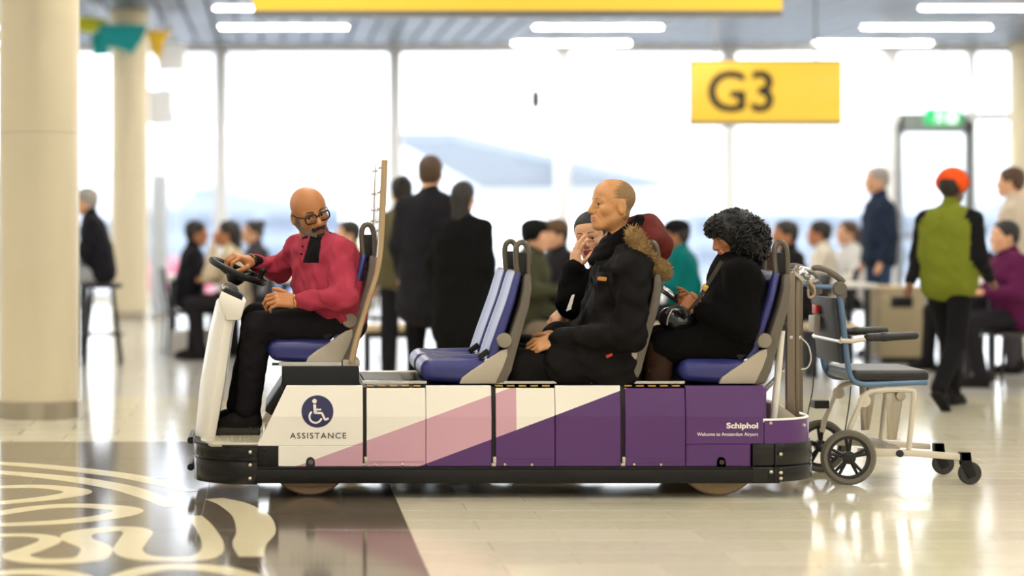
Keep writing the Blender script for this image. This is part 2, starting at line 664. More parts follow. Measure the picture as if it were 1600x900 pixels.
# ------------------------------------------------------------------ outer walls
tag(B().box(X0 - 0.2, X0, YF, YB, 0, 5).build('wall_left', M_WHITE, smooth=None), 'plain white side wall of the hall', kind='structure')
tag(B().box(X1, X1 + 0.2, YF, YB, 0, 5).build('wall_right', M_WHITE, smooth=None), 'plain white far side wall of the hall', kind='structure')
tag(B().box(X0, X1, YF - 0.2, YF, 0, 5).build('wall_front', M_WHITE, smooth=None), 'plain white wall behind the viewer', kind='structure')

# ------------------------------------------------------------------ glazed wall
wall = B()
wall.box(X0, X1, YB, YB + 0.25, 4.02, 5.0)
wall.box(X0, X1, YB, YB + 0.25, -0.1, 0.06)
wb = wall.build('wall_back', M_MULL, smooth=None)
tag(wb, 'white framed glass wall onto the apron', kind='structure')
mull = [-1.997 - 2.7 * k for k in range(5, 0, -1)] + [-1.997, 0.806, 3.515, 6.19, 8.80, 10.10, 12.8, 15.5, 18.2, 20.9]
for i, x in enumerate(mull):
    wdt = 0.11 if i != 10 else 0.06
    win = B().box(x - wdt, x + wdt, YB - 0.05, YB + 0.22, 0.06, 4.02).build('window_%d' % (i + 1), M_MULL, bevel=0.01)
    tag(win, 'white window bay post with full height pane', kind='structure')
    xa = x + wdt
    xb = mull[i + 1] - 0.11 if i + 1 < len(mull) else X1
    if i == 9:      # the bay that holds the door: glass above the door only
        B().box(xa, xb, YB + 0.07, YB + 0.09, 3.06, 4.02).build('pane', M_GLASS, win, smooth=None)
        B().box(xa - 0.05, 11.9, YB - 0.02, YB + 0.12, 2.93, 3.06).build('transom', M_DOORGREY, win, smooth=None)
    else:
        B().box(xa, xb, YB + 0.07, YB + 0.09, 0.06, 4.02).build('pane', M_GLASS, win, smooth=None)
        B().box(xa, xb, YB + 0.02, YB + 0.14, 0.06, 0.16).build('bottom_rail', M_MULL, win, smooth=None)
# door
dr = B()
dr.box(8.85, 8.98, YB - 0.05, YB + 0.1, 0, 2.93)
dr.box(9.98, 10.12, YB - 0.05, YB + 0.1, 0, 2.93)
dr.box(8.85, 10.12, YB - 0.05, YB + 0.1, 2.72, 2.93)
door = dr.build('door_1', M_DOORGREY, bevel=0.008)
tag(door, 'grey framed glass door in the window wall', kind='structure')
B().box(8.98, 9.98, YB + 0.02, YB + 0.04, 0.15, 2.72).build('pane', M_GLASS, door, smooth=None)
db = B().box(8.98, 9.98, YB, YB + 0.06, 0.0, 0.15)
db.box(8.98, 9.98, YB, YB + 0.06, 1.02, 1.10)
db.build('door_rail', M_DOORGREY, door, smooth=None)
B().tube([(9.12, YB - 0.06, 0.9), (9.12, YB - 0.06, 1.3)], 0.018).build('handle', M_STEEL, door)

# ------------------------------------------------------------------ columns
def column(i, x, y, r, label):
    c = B().lathe((x, y, 0), (0, 0, 1), [(r, 0.0), (r, CEIL)], 64).build('column_%d' % i, M_COLUMN, smooth=60)
    tag(c, label, kind='structure')
    B().lathe((x, y, 0), (0, 0, 1), [(r + 0.012, 0.0), (r + 0.012, 0.112), (r + 0.004, 0.118), (r - 0.02, 0.118)], 64).build('base_ring', M_STEEL, c, smooth=40)
    for z in (1.9, 3.3):
        B().lathe((x, y, z), (0, 0, 1), [(r - 0.02, 0), (r + 0.0015, 0), (r + 0.0015, 0.006), (r - 0.02, 0.006)], 64).build('joint_ring', M_STEEL, c, smooth=40)


column(1, -2.708, 4.2, 0.268, 'large beige round column with steel base ring')
column(2, -3.05, 18.0, 0.255, 'slimmer looking beige column further back with steel base')
column(3, 10.62, 23.0, 0.27, 'beige column in front of the glass wall by the door')

# ------------------------------------------------------------------ ceiling
ceil = B().box(X0, X1, YF, YB + 0.25, CEIL + 0.06, CEIL + 0.3).build('ceiling', M_CEILD, smooth=None)
tag(ceil, 'grey metal panel ceiling with dark grooves', kind='structure')
LX = [-11.3, -6.6, -1.9, 2.6, 7.3, 12.0, 16.7]
LY = [-12.4 + 2.72 * k for k in range(14)]
lamps = [(x, y) for x in LX for y in LY if y < 23.6 and not (abs(x + 1.9) < 0.1 and y > 22)]
PW, PL = 0.333, 1.36
pan_me = None
cnt = 0
rest = B()
iy0 = int(math.floor((YF) / PL)); iy1 = int(math.ceil(YB / PL))
ix0 = int(math.floor(X0 / PW)); ix1 = int(math.ceil(X1 / PW))
cand = []
for iy in range(iy0, iy1):
    for ix in range(ix0, ix1):
        xa, ya = ix * PW, iy * PL
        xc, yc = xa + PW / 2, ya + PL / 2
        d = CAM_D + ya + PL
        px = VX + (xc - CAM_X) * F_PX / d
        py = VY - (CEIL - CAM_H) * F_PX / d
        vis = (-20 < px < 1620) and py > -10 and yc < YB
        cand.append((not vis, d, xc, yc))
cand.sort()
for nv, d, xc, yc in cand:
    if yc + PL / 2 > YB: continue
    if not nv and cnt < 300:
        if pan_me is None:
            t = B().box(-PW / 2 + 0.022, PW / 2 - 0.022, -PL / 2 + 0.012, PL / 2 - 0.012, 0, 0.03).build('ceiling_panel', M_CEILP, None, smooth=None)
            pan_me = t.data
        else:
            t = mesh_obj('ceiling_panel', None, None, None, me=pan_me)
        t.parent = ceil
        t.location = (xc, yc, CEIL + rng.uniform(-0.004, 0.004))
        cnt += 1
    else:
        rest.box(xc - PW / 2 + 0.012, xc + PW / 2 - 0.012, yc - PL / 2 + 0.008, yc + PL / 2 - 0.008, CEIL, CEIL + 0.03)
o = rest.build('ceiling_panel_field', M_CEILP, ceil, smooth=None); o['kind'] = 'stuff'
lamp0 = None
for (x, y) in lamps:
    if lamp0 is None:
        lamp0 = thing('ceiling_light', 'long white strip light set flush into the grey panel ceiling', 'ceiling light', (x + 0.9, y, CEIL), 'strip lights in the ceiling')
        fr = B().box(x - 0.03, x + 1.83, y - 0.05, y + 0.05, CEIL - 0.012, CEIL + 0.02)
        fr.build('frame', M_MULL, lamp0, smooth=None)
        B().box(x, x + 1.8, y - 0.035, y + 0.035, CEIL - 0.016, CEIL - 0.0125).build('diffuser', M_LAMP, lamp0, smooth=None)
        l0 = np.array(lamp0.location)
    else:
        c = copy_tree(lamp0)
        c.location = (x + 0.9, y, CEIL)
        d = CAM_D + y
        px = VX + (x + 0.9 - CAM_X) * F_PX / d; py = VY - (CEIL - CAM_H) * F_PX / d
        if 0 < px < 1600 and py > 0:
            c['label'] = 'white ceiling strip light %s, %s' % (
                'over the rear column side' if px < 600 else ('above the middle of the window wall' if px < 1100 else 'above the gate sign and door'),
                'row nearest the glass' if py > 60 else ('second row from the glass' if py > 30 else 'third row from the glass'))

# ------------------------------------------------------------------ hanging signs
def hanging_sign(name, label, x0, x1, y, z0, z1, face, depth=0.16):
    t = thing(name, label, 'sign', ((x0 + x1) / 2, y, z0))
    B().box(x0, x1, y, y + depth, z0 - 0.05, z1 + 0.03).build('housing', M_SIGNFRAME, t, bevel=0.008)
    B().box(x0 + 0.0, x1 - 0.0, y - 0.012, y - 0.001, z0, z1).build('face', face, t, bevel=0.003)
    for x in (x0 + 0.3, x1 - 0.3):
        B().tube([(x, y + depth / 2, z1), (x, y + depth / 2, CEIL + 0.02)], 0.015, 8).build('hanger', M_SIGNFRAME, t)
    return t


a = W(395, 20, 8.0); b = W(1222, 20, 8.0)
hanging_sign('overhead_sign', 'wide plain yellow lit sign hanging at the top of the picture', a[0], b[0], 8.0, a[2] + 0.02, a[2] + 0.62, M_YSIGN)
a = W(1079, 190, 15.0); b = W(1317, 96, 15.0)
gs = hanging_sign('gate_sign', 'smaller yellow lit gate sign reading G3 in black', a[0], b[0], 15.0, a[2], b[2], M_YSIGN)
V_, F_ = text_mesh('G3', 0.68, bold=0.012, extrude=0.003)
ctr = W(1157, 143, 15.0)
wv = V_[:, 0].max() - V_[:, 0].min(); hv = V_[:, 1].max() - V_[:, 1].min()
sc = min(0.78 / wv, 0.52 / hv)
cx, cy = (V_[:, 0].max() + V_[:, 0].min()) / 2, (V_[:, 1].max() + V_[:, 1].min()) / 2
TV = np.stack([ctr[0] + (V_[:, 0] - cx) * sc, 14.985 - V_[:, 2], ctr[2] + (V_[:, 1] - cy) * sc], 1)
mesh_obj('gate_number', TV, F_, M_BLACK, gs, smooth=None)

# exit sign over the door
a = W(1446, 195, 23.3); b = W(1503, 168, 23.3)
ex = thing('exit_sign', 'small green lit exit sign with white running figure above the door', 'sign', ((a[0] + b[0]) / 2, 23.3, a[2]))
B().box(a[0], b[0], 23.3, 23.36, a[2], b[2]).build('panel', M_GREEN, ex, bevel=0.005)
e = B()
cxx = (a[0] + b[0]) / 2; zz = a[2]
e.ball((cxx - 0.07, 23.295, zz + 0.225), (0.025, 0.006, 0.025), 10, 6)
e.prism([(cxx - 0.12, zz + 0.19), (cxx - 0.05, zz + 0.2), (cxx - 0.03, zz + 0.1), (cxx - 0.09, zz + 0.1)], 23.292, 23.299)
e.prism([(cxx - 0.09, zz + 0.1), (cxx - 0.05, zz + 0.11), (cxx - 0.1, zz + 0.04), (cxx - 0.16, zz + 0.04), (cxx - 0.16, zz + 0.06), (cxx - 0.115, zz + 0.06)], 23.292, 23.299)
e.prism([(cxx - 0.06, zz + 0.11), (cxx - 0.03, zz + 0.1), (cxx + 0.0, zz + 0.03), (cxx - 0.035, zz + 0.03)], 23.292, 23.299)
e.prism([(cxx + 0.06, zz + 0.03), (cxx + 0.2, zz + 0.03), (cxx + 0.2, zz + 0.23), (cxx + 0.06, zz + 0.23)], 23.292, 23.299)
e.build('running_figure', M_WHITELIT, ex)
B().tube([(cxx, 23.33, b[2]), (cxx, 23.33, CEIL + 0.03)], 0.012, 8).build('hanger', M_SIGNFRAME, ex)

# small black loudspeaker hanging by the glass
a = W(837, 155, 20.0)
sp = thing('hanging_speaker', 'small dark pendant loudspeaker hanging before the glass wall', 'loudspeaker', tuple(a))
B().lathe(a - np.array([0, 0, 0.15]), (0, 0, 1), [(0.03, 0), (0.07, 0.05), (0.075, 0.2), (0.05, 0.28), (0.01, 0.31)], 20).build('body', M_BLACK, sp)
B().tube([a + np.array([0, 0, 0.15]), (a[0], a[1], CEIL)], 0.004, 6).build('cable', M_MULL, sp)

# teal and yellow decorations round the top of the second column
M_TEAL = mat('teal_fabric', (0, 150, 155), 0.7, var=0.1)
M_LIME = mat('lime_fabric', (190, 195, 30), 0.7, var=0.1)
M_YEL = mat('yellow_fabric', (235, 190, 40), 0.7, var=0.1)


def pennant(label, m, poly, y):
    b_ = B().prism([tuple(W(px, py, y)[[0, 2]]) for px, py in poly], y, y + 0.03)
    o = b_.build('pennant', m, None, bevel=0.006)
    tag(o, label, 'pennant', 'fabric pennants round the column top')
    a = W(*poly[0], y); c = W(*poly[1], y)
    x = (a[0] + c[0]) / 2
    B().tube([(x, y + 0.015, min(a[2], c[2]) - 0.02), (x, y + 0.015, CEIL + 0.01)], 0.006, 6).build('cord', M_SIGNFRAME, o)
    return o


pennant('teal fabric pennant hanging before the top of the rear column', M_TEAL, [(152, 38), (232, 38), (222, 62), (206, 84), (186, 76), (160, 72)], 17.4)
pennant('pale teal fabric pennant beside the rear column', M_TEAL, [(142, 52), (160, 48), (172, 86), (146, 88)], 17.5)
pennant('lime yellow fabric pennant at the ceiling before the rear column', M_LIME, [(120, 24), (170, 30), (166, 44), (140, 52), (122, 48)], 17.45)
pennant('narrow yellow fabric pennant right of the rear column top', M_YEL, [(228, 46), (268, 48), (256, 66), (248, 98), (238, 84)], 17.55)

# white boxes hanging near the glass on the left
M_PALE = mat('pale_grey_plastic', (225, 228, 234), 0.5)
def hang_box(label, p0, p1, y, d):
    a = W(*p0, y); b = W(*p1, y)
    t = thing('display_case', label, 'display', ((a[0] + b[0]) / 2, y, b[2]))
    B().box(a[0], b[0], y, y + d, b[2], a[2]).build('case', M_PALE, t, bevel=0.02)
    xm = (a[0] + b[0]) / 2
    B().tube([(xm, y + d / 2, a[2]), (xm, y + d / 2, CEIL)], 0.015, 8).build('hanger', M_MULL, t)


hang_box('small white hanging display case near the ceiling', (246, 66), (290, 110), 19.0, 0.2)
hang_box('lower white hanging display case beside the rear column', (232, 139), (270, 194), 19.4, 0.2)

# pale totem beside the second column
a = W(236, 272, 18.6); b = W(262, 498, 18.6)
tot = thing('info_totem', 'tall pale blue grey info totem beside the rear column', 'totem', ((a[0] + b[0]) / 2, 18.6, 0))
B().box(a[0], b[0], 18.6, 18.75, 0.03, a[2]).build('panel', mat('pale_blue_panel', (196, 206, 220), 0.4), tot, bevel=0.01)
B().box(a[0] - 0.03, b[0] + 0.03, 18.5, 18.85, 0.0, 0.03).build('base', M_STEEL, tot, bevel=0.005)

# ------------------------------------------------------------------ outside: apron, aircraft, far buildings
M_APRON = mat('pale_wet_apron', (190, 194, 200), 0.5, var=0.06, vscale=0.05)
GZ = -3.6
ap = B().box(-250, 300, YB + 1.5, 420, GZ - 0.5, GZ).build('ground_apron', M_APRON, smooth=None)
tag(ap, 'pale concrete apron outside the glass', kind='structure')
M_JET = mat('white_aircraft_paint', (235, 236, 240), 0.3)
M_JETGREY = mat('grey_wing_paint', (128, 138, 150), 0.4)
M_JETBLUE = mat('blue_tail_paint', (42, 84, 156), 0.35)
M_JETLAV = mat('pale_lavender_tail_paint', (112, 122, 166), 0.4)
M_TYRE = mat('black_rubber', (22, 22, 24), 0.7)


def airliner(label, cx, cy, cz, L, R, sx, tail=None):
    """side-on jet; sx = 1 has its nose to the left, -1 to the right"""
    t = thing('airliner', label, 'airplane', (cx, cy, GZ))
    prof = [(0.02, -L / 2), (R * 0.35, -L / 2 + R * 0.25), (R * 0.65, -L / 2 + R * 0.8), (R * 0.9, -L / 2 + R * 1.7), (R, -L / 2 + R * 3), (R, L / 2 - R * 5), (R * 0.7, L / 2 - R * 2.2), (R * 0.3, L / 2 - R * 0.4), (0.05, L / 2)]
    B().lathe((cx, cy, cz), (sx, 0, 0), prof, 28).build('fuselage', M_JET, t, smooth=60)
    for side, nm in ((-1, 'wing'), (1, 'wing')):
        v = []
        for (x, y, z, th) in ((-L * 0.06, R * 0.8, -R * 0.45, 0.35), (L * 0.14, R * 0.8, -R * 0.45, 0.2), (L * 0.26, L * 0.42, R * 0.3, 0.1), (L * 0.20, L * 0.42, R * 0.3, 0.1)):
            v.append((cx + sx * x, cy + side * y, cz + z + th / 2))
        v += [(p[0], p[1], p[2] - 0.3) for p in v]
        B().raw(v, [(0, 1, 2, 3), (7, 6, 5, 4), (0, 4, 5, 1), (1, 5, 6, 2), (2, 6, 7, 3), (3, 7, 4, 0)]).build('wing', M_JETGREY, t, smooth=None)
    B().lathe((cx - sx * L * 0.02, cy - L * 0.16, cz - R * 1.05), (sx, 0, 0), [(R * 0.3, -1.2), (R * 0.42, -0.9), (R * 0.42, 0.4), (R * 0.2, 1.4)], 20).build('engine', M_JET, t, smooth=50)
    xt = cx + sx * L / 2
    if tail is None:
        tail = [(M_JET, [(xt - sx * R * 3.6, cz + R * 0.8), (xt - sx * R * 0.6, cz + R * 0.8), (xt + sx * R * 1.2, cz + R * 4), (xt - sx * R * 0.3, cz + R * 4)])]
    for m, poly in tail:
        B().prism(poly, cy - 0.15, cy + 0.15).build('tail_fin', m, t, smooth=None)
    for gx_, gy in ((-L * 0.36, 0), (L * 0.06, -1.5), (L * 0.06, 1.5)):
        g = B().tube([(cx + sx * gx_, cy + gy, cz - R * 0.8), (cx + sx * gx_, cy + gy, GZ + 0.5)], 0.12, 8)
        g.lathe((cx + sx * gx_, cy + gy - 0.25, GZ + 0.5), (0, 1, 0), [(0.5, 0), (0.5, 0.5)], 16)
        g.build('landing_gear', M_TYRE, t)
    return t


airliner('white jet airliner with grey wings parked outside behind the standing people', 12.0, 74.0, 3.6, 36, 1.95, -1)
q7 = lambda px, py: tuple(W(px, py, 78.0)[[0, 2]])
airliner('white jet airliner with blue tail fin outside near the rear column', q7(262, 0)[0] - 10.0, 78.0, 2.4, 22, 1.5, 1, [
    (M_JET, [q7(222, 275), q7(282, 275), q7(290, 190), q7(240, 190)]),
    (M_JETBLUE, [q7(240, 190), q7(290, 190), q7(300, 140), q7(248, 140)]),
    (M_JETLAV, [q7(248, 140), q7(300, 140), q7(314, 70), q7(262, 70)])])
M_BLD = mat('pale_far_facade', (140, 150, 166), 0.6, var=0.05)
M_BLDW = mat('far_window_band', (104, 116, 132), 0.3)


def pier(label, x0, x1, y, h):
    t = thing('pier_building', label, 'building', ((x0 + x1) / 2, y, GZ))
    B().box(x0, x1, y, y + 12, GZ, GZ + h).build('facade', M_BLD, t, smooth=None)
    B().box(x0 - 0.4, x1 + 0.4, y - 0.4, y + 12, GZ + h, GZ + h + 0.5).build('roof', M_PALE, t, smooth=None)
    n = int((x1 - x0) / 3.2)
    me = None
    for i in range(n):
        x = x0 + 0.6 + i * 3.2
        for z in (GZ + h * 0.25, GZ + h * 0.6):
            if me is None:
                wv_ = B().box(-1.2, 1.2, -0.06, 0.06, -0.6, 0.6).build('window', M_BLDW, None, smooth=None); me = wv_.data
            else:
                wv_ = mesh_obj('window', None, None, None, me=me)
            wv_.parent = t
            wv_.location = np.array([x + 1.2, y - 0.03, z + 0.3]) - ORG[t.name]


pier('long pale pier building far across the apron on the left', -60, 4, 150, 7.5)
pier('long pale pier building far across the apron on the right', 30, 90, 165, 7.0)


def apron_truck(label, x, y, rgb):
    t = thing('service_truck', label, 'truck', (x, y, GZ))
    m = mat('truck_paint', rgb, 0.5)
    B().box(x + 0.2, x + 4.2, y, y + 2.2, GZ + 0.9, GZ + 3.0).build('box_body', m, t, bevel=0.05)
    B().prism([(x - 1.6, GZ + 0.6), (x + 0.1, GZ + 0.6), (x + 0.1, GZ + 2.5), (x - 1.0, GZ + 2.5), (x - 1.6, GZ + 1.6)], y, y + 2.2).build('cab', M_JET, t, bevel=0.04)
    B().prism([(x - 1.35, GZ + 1.65), (x - 0.2, GZ + 1.65), (x - 0.2, GZ + 2.3), (x - 0.95, GZ + 2.3)], y - 0.02, y + 0.02).build('cab_window', M_BLDW, t)
    for wx in (-0.9, 1.2, 3.3):
        B().lathe((x + wx, y - 0.05, GZ + 0.45), (0, 1, 0), [(0.45, 0), (0.45, 2.3)], 18).build('wheel', M_TYRE, t)


apron_truck('pinkish service truck on the apron seen left of the driver', -7.6, 95, (190, 96, 116))
apron_truck('pale blue service truck on the apron behind the driver', -2.2, 60, (96, 124, 166))
apron_truck('white service truck on the apron seen behind the curly haired passenger', 14.5, 62, (150, 156, 166))
# ================================================================== the passenger cart
def X_(px, Y=0.0): return W(px, 0, Y)[0]
def Z_(py, Y=0.0): return W(0, py, Y)[2]


ZC = Z_(651)          # crease of the side panels
def ysurf(z): return max(0.0, (z - ZC)) * 0.14


CW = 1.04             # width of the cart
cart = thing('passenger_cart', 'long low electric passenger cart in white, pink and purple with blue seats', 'cart', (0, CW / 2, 0))

# printed livery: white, pink and purple fields meeting along slanting lines
def livery():
    m = mat('cart_livery', (237, 229, 210), 0.33, coat=0.1)
    nt = m.node_tree; b = nt.nodes['Principled BSDF']
    tc = nt.nodes.new('ShaderNodeTexCoord'); sp = nt.nodes.new('ShaderNodeSeparateXYZ')
    nt.links.new(tc.outputs['Object'], sp.inputs[0])
    X, Z = sp.outputs['X'], sp.outputs['Z']

    def below(p, q):
        (xa, za), (xb, zb) = (X_(p[0]), Z_(p[1])), (X_(q[0]), Z_(q[1]))
        sl = (zb - za) / (xb - xa)
        ma = nt.nodes.new('ShaderNodeMath'); ma.operation = 'MULTIPLY_ADD'
        nt.links.new(X, ma.inputs[0]); ma.inputs[1].default_value = sl; ma.inputs[2].default_value = za - sl * xa
        lt = nt.nodes.new('ShaderNodeMath'); lt.operation = 'LESS_THAN'
        nt.links.new(Z, lt.inputs[0]); nt.links.new(ma.outputs[0], lt.inputs[1])
        return lt.outputs[0]

    def leftof(px):
        lt = nt.nodes.new('ShaderNodeMath'); lt.operation = 'LESS_THAN'
        nt.links.new(X, lt.inputs[0]); lt.inputs[1].default_value = X_(px)
        return lt.outputs[0]

    def mul(a, c):
        k = nt.nodes.new('ShaderNodeMath'); k.operation = 'MULTIPLY'
        nt.links.new(a, k.inputs[0]); nt.links.new(c, k.inputs[1]); return k.outputs[0]

    def mix(f, a, rgb):
        k = nt.nodes.new('ShaderNodeMix'); k.data_type = 'RGBA'
        nt.links.new(f, k.inputs[0])
        if isinstance(a, tuple): k.inputs[6].default_value = a
        else: nt.links.new(a, k.inputs[6])
        k.inputs[7].default_value = (*lin(rgb), 1); return k.outputs[2]
    c = mix(mul(below((569.8, 689.7), (801, 605.7)), leftof(807)), (*lin((244, 238, 224)), 1), (203, 158, 172))
    c = mix(below((665.5, 724.7), (900, 637)), c, (78, 34, 100))
    n = nt.nodes.new('ShaderNodeTexNoise'); n.inputs['Scale'].default_value = 3; n.inputs['Detail'].default_value = 6
    nt.links.new(tc.outputs['Object'], n.inputs['Vector'])
    mr = nt.nodes.new('ShaderNodeMapRange'); mr.inputs[3].default_value = 0.24; mr.inputs[4].default_value = 0.42
    nt.links.new(n.outputs['Fac'], mr.inputs[0]); nt.links.new(mr.outputs[0], b.inputs['Roughness'])
    nt.links.new(c, b.inputs['Base Color'])
    return m


M_LIV = livery()
M_PURPLE = mat('purple_paint', (82, 38, 104), 0.3, coat=0.15)
M_CARTWHITE = mat('cart_white_paint', (243, 237, 223), 0.35, coat=0.2, var=0.03)
M_BUMPER = mat('glossy_black_bumper', (14, 13, 13), 0.22, var=0.2, spec=0.4)
M_SILL = mat('black_sill', (17, 16, 16), 0.45, bump=0.1, spec=0.3)
M_DKPLASTIC = mat('black_plastic', (13, 13, 14), 0.45, bump=0.12, bscale=120, spec=0.3)
M_GREYPLASTIC = mat('dark_taupe_shell', (98, 90, 80), 0.45, bump=0.05, bscale=150)
M_TAUPE = mat('taupe_bracket', (176, 166, 148), 0.45, bump=0.05, bscale=120)
M_KNOB = mat('taupe_knob', (138, 128, 112), 0.4)
M_SEATBLUE = mat('blue_seat_vinyl', (46, 50, 112), 0.36, var=0.08, bump=0.06, bscale=60)
M_GRIP = mat('dark_bronze_grip', (92, 84, 72), 0.28, metal=0.3)
M_BOLT = mat('bolt_steel', (210, 200, 180), 0.3, metal=0.8)
M_SILVER = mat('bright_aluminium', (200, 200, 200), 0.25, metal=0.9)
M_POST = mat('taupe_post', (122, 110, 94), 0.35, metal=0.4)
M_TAN = mat('tan_metal_frame', (178, 152, 116), 0.35, metal=0.3)
M_TYRECART = mat('tan_solid_tyre', (178, 152, 120), 0.7, var=0.12, bump=0.1, stretch=(1, 6, 1))
M_NAVY = mat('navy_print', (38, 38, 82), 0.5)
M_PRINTWHITE = mat('white_print', (240, 232, 218), 0.5)
M_GREYTEXT = mat('dark_grey_print', (70, 66, 66), 0.5)
M_YELLOWTRIM = mat('yellow_trim', (190, 146, 52), 0.5)
M_RED = mat('red_button', (200, 40, 30), 0.35)
M_TREAD = mat('tread_plate', (206, 200, 180), 0.35, metal=0.5)

# side panels: six on each flank
def panel_poly(px0, px1, slant=False):
    return px0, px1


def side_panel(px0, px1, front=False, rear=False, recess=False, far=False):
    b = B()
    z0, z1 = Z_(729), Z_(603)
    y_of = (lambda z: ysurf(z)) if not far else (lambda z: CW - ysurf(z))
    th = 0.022 * (1 if not far else -1)

    def strip(xs_lo, xs_hi, levels):
        """levels: list of (z, xleft, xright)"""
        v = []
        for (z, xl, xr) in levels:
            for dy in (0, th):
                v += [(xl, y_of(z) + dy, z), (xr, y_of(z) + dy, z)]
        f = []
        n = len(levels)
        for i in range(n - 1):
            a = 4 * i; c = 4 * (i + 1)
            q = [(a, a + 1, c + 1, c), (a + 3, a + 2, c + 2, c + 3), (a + 1, a + 3, c + 3, c + 1), (a + 2, a, c, c + 2)]
            f += q
        f += [(0, 2, 3, 1), (4 * n - 4, 4 * n - 3, 4 * n - 1, 4 * n - 2)]
        if far: f = [tuple(reversed(q)) for q in f]
        b.raw(v, f)
    if front:
        za, zb = Z_(697), ZC
        sl = lambda py: X_(402 + (448 - 402) * (697 - py) / (697 - 603))
        strip(0, 0, [(za, sl(697), X_(px1)), (ZC, sl(651), X_(px1)), (z1, sl(603), X_(px1))])
        strip(0, 0, [(z0, X_(435), X_(px1)), (za, X_(435), X_(px1))])
    elif rear:
        za = Z_(694)
        strip(0, 0, [(za, X_(px0), X_(px1)), (ZC, X_(px0), X_(px1)), (z1, X_(px0), X_(px1))])
        strip(0, 0, [(z0, X_(px0), X_(1173)), (za, X_(px0), X_(1173))])
    else:
        strip(0, 0, [(z0, X_(px0), X_(px1)), (ZC, X_(px0), X_(px1)), (z1 - (0.012 if recess else 0), X_(px0), X_(px1))])
    o = b.build('side_panel', M_LIV, cart, smooth=3, bevel=0.0025, seg=1)
    return o


pans = [(402, 567, 'f'), (573, 665, 'r'), (665.8, 768, ''), (775, 867, 'r'), (868, 970, ''), (977, 1071, 'r'), (1072, 1195, 'b')]
for far in (False, True):
    for p0, p1, kd in pans:
        o = side_panel(p0, p1, front=kd == 'f', rear=kd == 'b', recess=kd == 'r', far=far)
        if not far:
            if kd == 'r':
                s_ = B().box(X_(p0 + 2), X_(p1 - 2), -0.004, 0.002, Z_(721), Z_(717))
                s_.build('bottom_lip', M_LIV, o, smooth=None)
                for bx_ in (p0 + 14, p0 + 56):
                    B().lathe((X_(bx_), 0.001, Z_(726)), (0, -1, 0), [(0.007, 0), (0.007, 0.003), (0.004, 0.006)], 12).build('bolt', M_BOLT, o)
            if kd in 'fb':
                xx = 485 if kd == 'f' else 1127
                pts = [(X_(xx) + 0.021 * math.cos(a), Z_(722) + 0.024 * math.sin(a)) for a in np.linspace(0, math.pi, 12)]
                pts += [(X_(xx) - 0.021, Z_(729)), (X_(xx) + 0.021, Z_(729))]
                B().prism(pts, -0.003, 0.004).build('jack_notch', M_BLACK, o)
                B().lathe((X_(xx) + 0.002, -0.002, Z_(722)), (0, -1, 0), [(0.012, 0), (0.012, 0.004), (0.004, 0.006)], 14).build('notch_plug', M_GREYPLASTIC, o)

# dark body behind the panels, footwells and seat platforms
core = B()
core.box(X_(448), X_(1190), 0.03, CW - 0.03, 0.13, 0.26)
for px0, px1 in ((575, 640), (668, 772), (872, 975), (1074, 1192)):
    core.box(X_(px0), X_(px1), 0.028, CW - 0.028, 0.24, Z_(603) - 0.004)
core.build('chassis', M_DKPLASTIC, cart, smooth=None)
for px in (570, 771.5, 973.5):
    g = B().box(X_(px - 3.5), X_(px + 3.5), 0.024, CW - 0.024, 0.15, Z_(606))
    g.build('door_gap_post', M_BLACK, cart, smooth=None)
    g = B().box(X_(px - 3), X_(px + 10), 0.004, 0.02, Z_(729), Z_(724))
    g.box(X_(px - 1), X_(px + 4), 0.0, 0.02, Z_(724), Z_(714))
    g.build('hinge', M_BOLT, cart, bevel=0.002)
# yellow edge trims over the step doors, silver sills
for p0, p1, _k in [p for p in pans if p[2] == 'r']:
    t = B()
    for i in range(5):
        a = p0 + (p1 - p0) * i / 5
        t.box(X_(a), X_(a + (p1 - p0) / 5 * 0.62), 0.024, 0.05, Z_(604.5), Z_(602.8))
    t.build('step_edge_trim', M_YELLOWTRIM, cart, smooth=None)
for p0, p1 in ((567, 668), (772, 872), (974, 1074)):
    B().box(X_(p0), X_(p1), 0.06, 0.10, Z_(601), Z_(597)).build('sill_rail', M_SILVER, cart, smooth=None)
    B().box(X_(p0), X_(p1), 0.94, 1.0, 0.49, 0.535).build('far_edge_box', M_CARTWHITE, cart, bevel=0.006)
B().box(X_(399), X_(437), 0.006, 0.03, Z_(730), Z_(697)).build('recess_plate', M_SILL, cart, bevel=0.002)
for xx, yy in ((409, 703), (409, 725), (1177, 703)):
    B().lathe((X_(xx + 4), 0.006, Z_(yy)), (0, -1, 0), [(0.008, 0), (0.008, 0.004), (0.004, 0.006)], 12).build('bolt', M_DKPLASTIC, cart)

# sill beam along each flank
for ya, yb in ((-0.012, 0.05), (CW - 0.05, CW + 0.012)):
    s = B().box(X_(398), X_(1218), ya, yb, Z_(755), Z_(733))
    s.box(X_(398), X_(1218), ya + 0.004, yb - 0.004, Z_(733), Z_(729.5))
    o = s.build('sill_beam', M_SILL, cart, bevel=0.004)

# wrap-round bumpers
def bumper(xin, xout, name):
    s = 1 if xout > xin else -1
    L = abs(xout - xin)
    rc = min(0.30, L * 0.98)
    def outline(off):
        pts = []
        y0, y1 = -0.014 + off, CW + 0.014 - off
        xo = xout - s * off
        pts.append((xin, y0))
        for a in np.linspace(-math.pi / 2, 0, 10):
            pts.append((xo - s * rc + s * rc * math.cos(a), y0 + rc * 0.95 + rc * 0.95 * math.sin(a)))
        for a in np.linspace(0, math.pi / 2, 10):
            pts.append((xo - s * rc + s * rc * math.cos(a), y1 - rc * 0.95 + rc * 0.95 * math.sin(a)))
        pts.append((xin, y1))
        return pts
    return outline


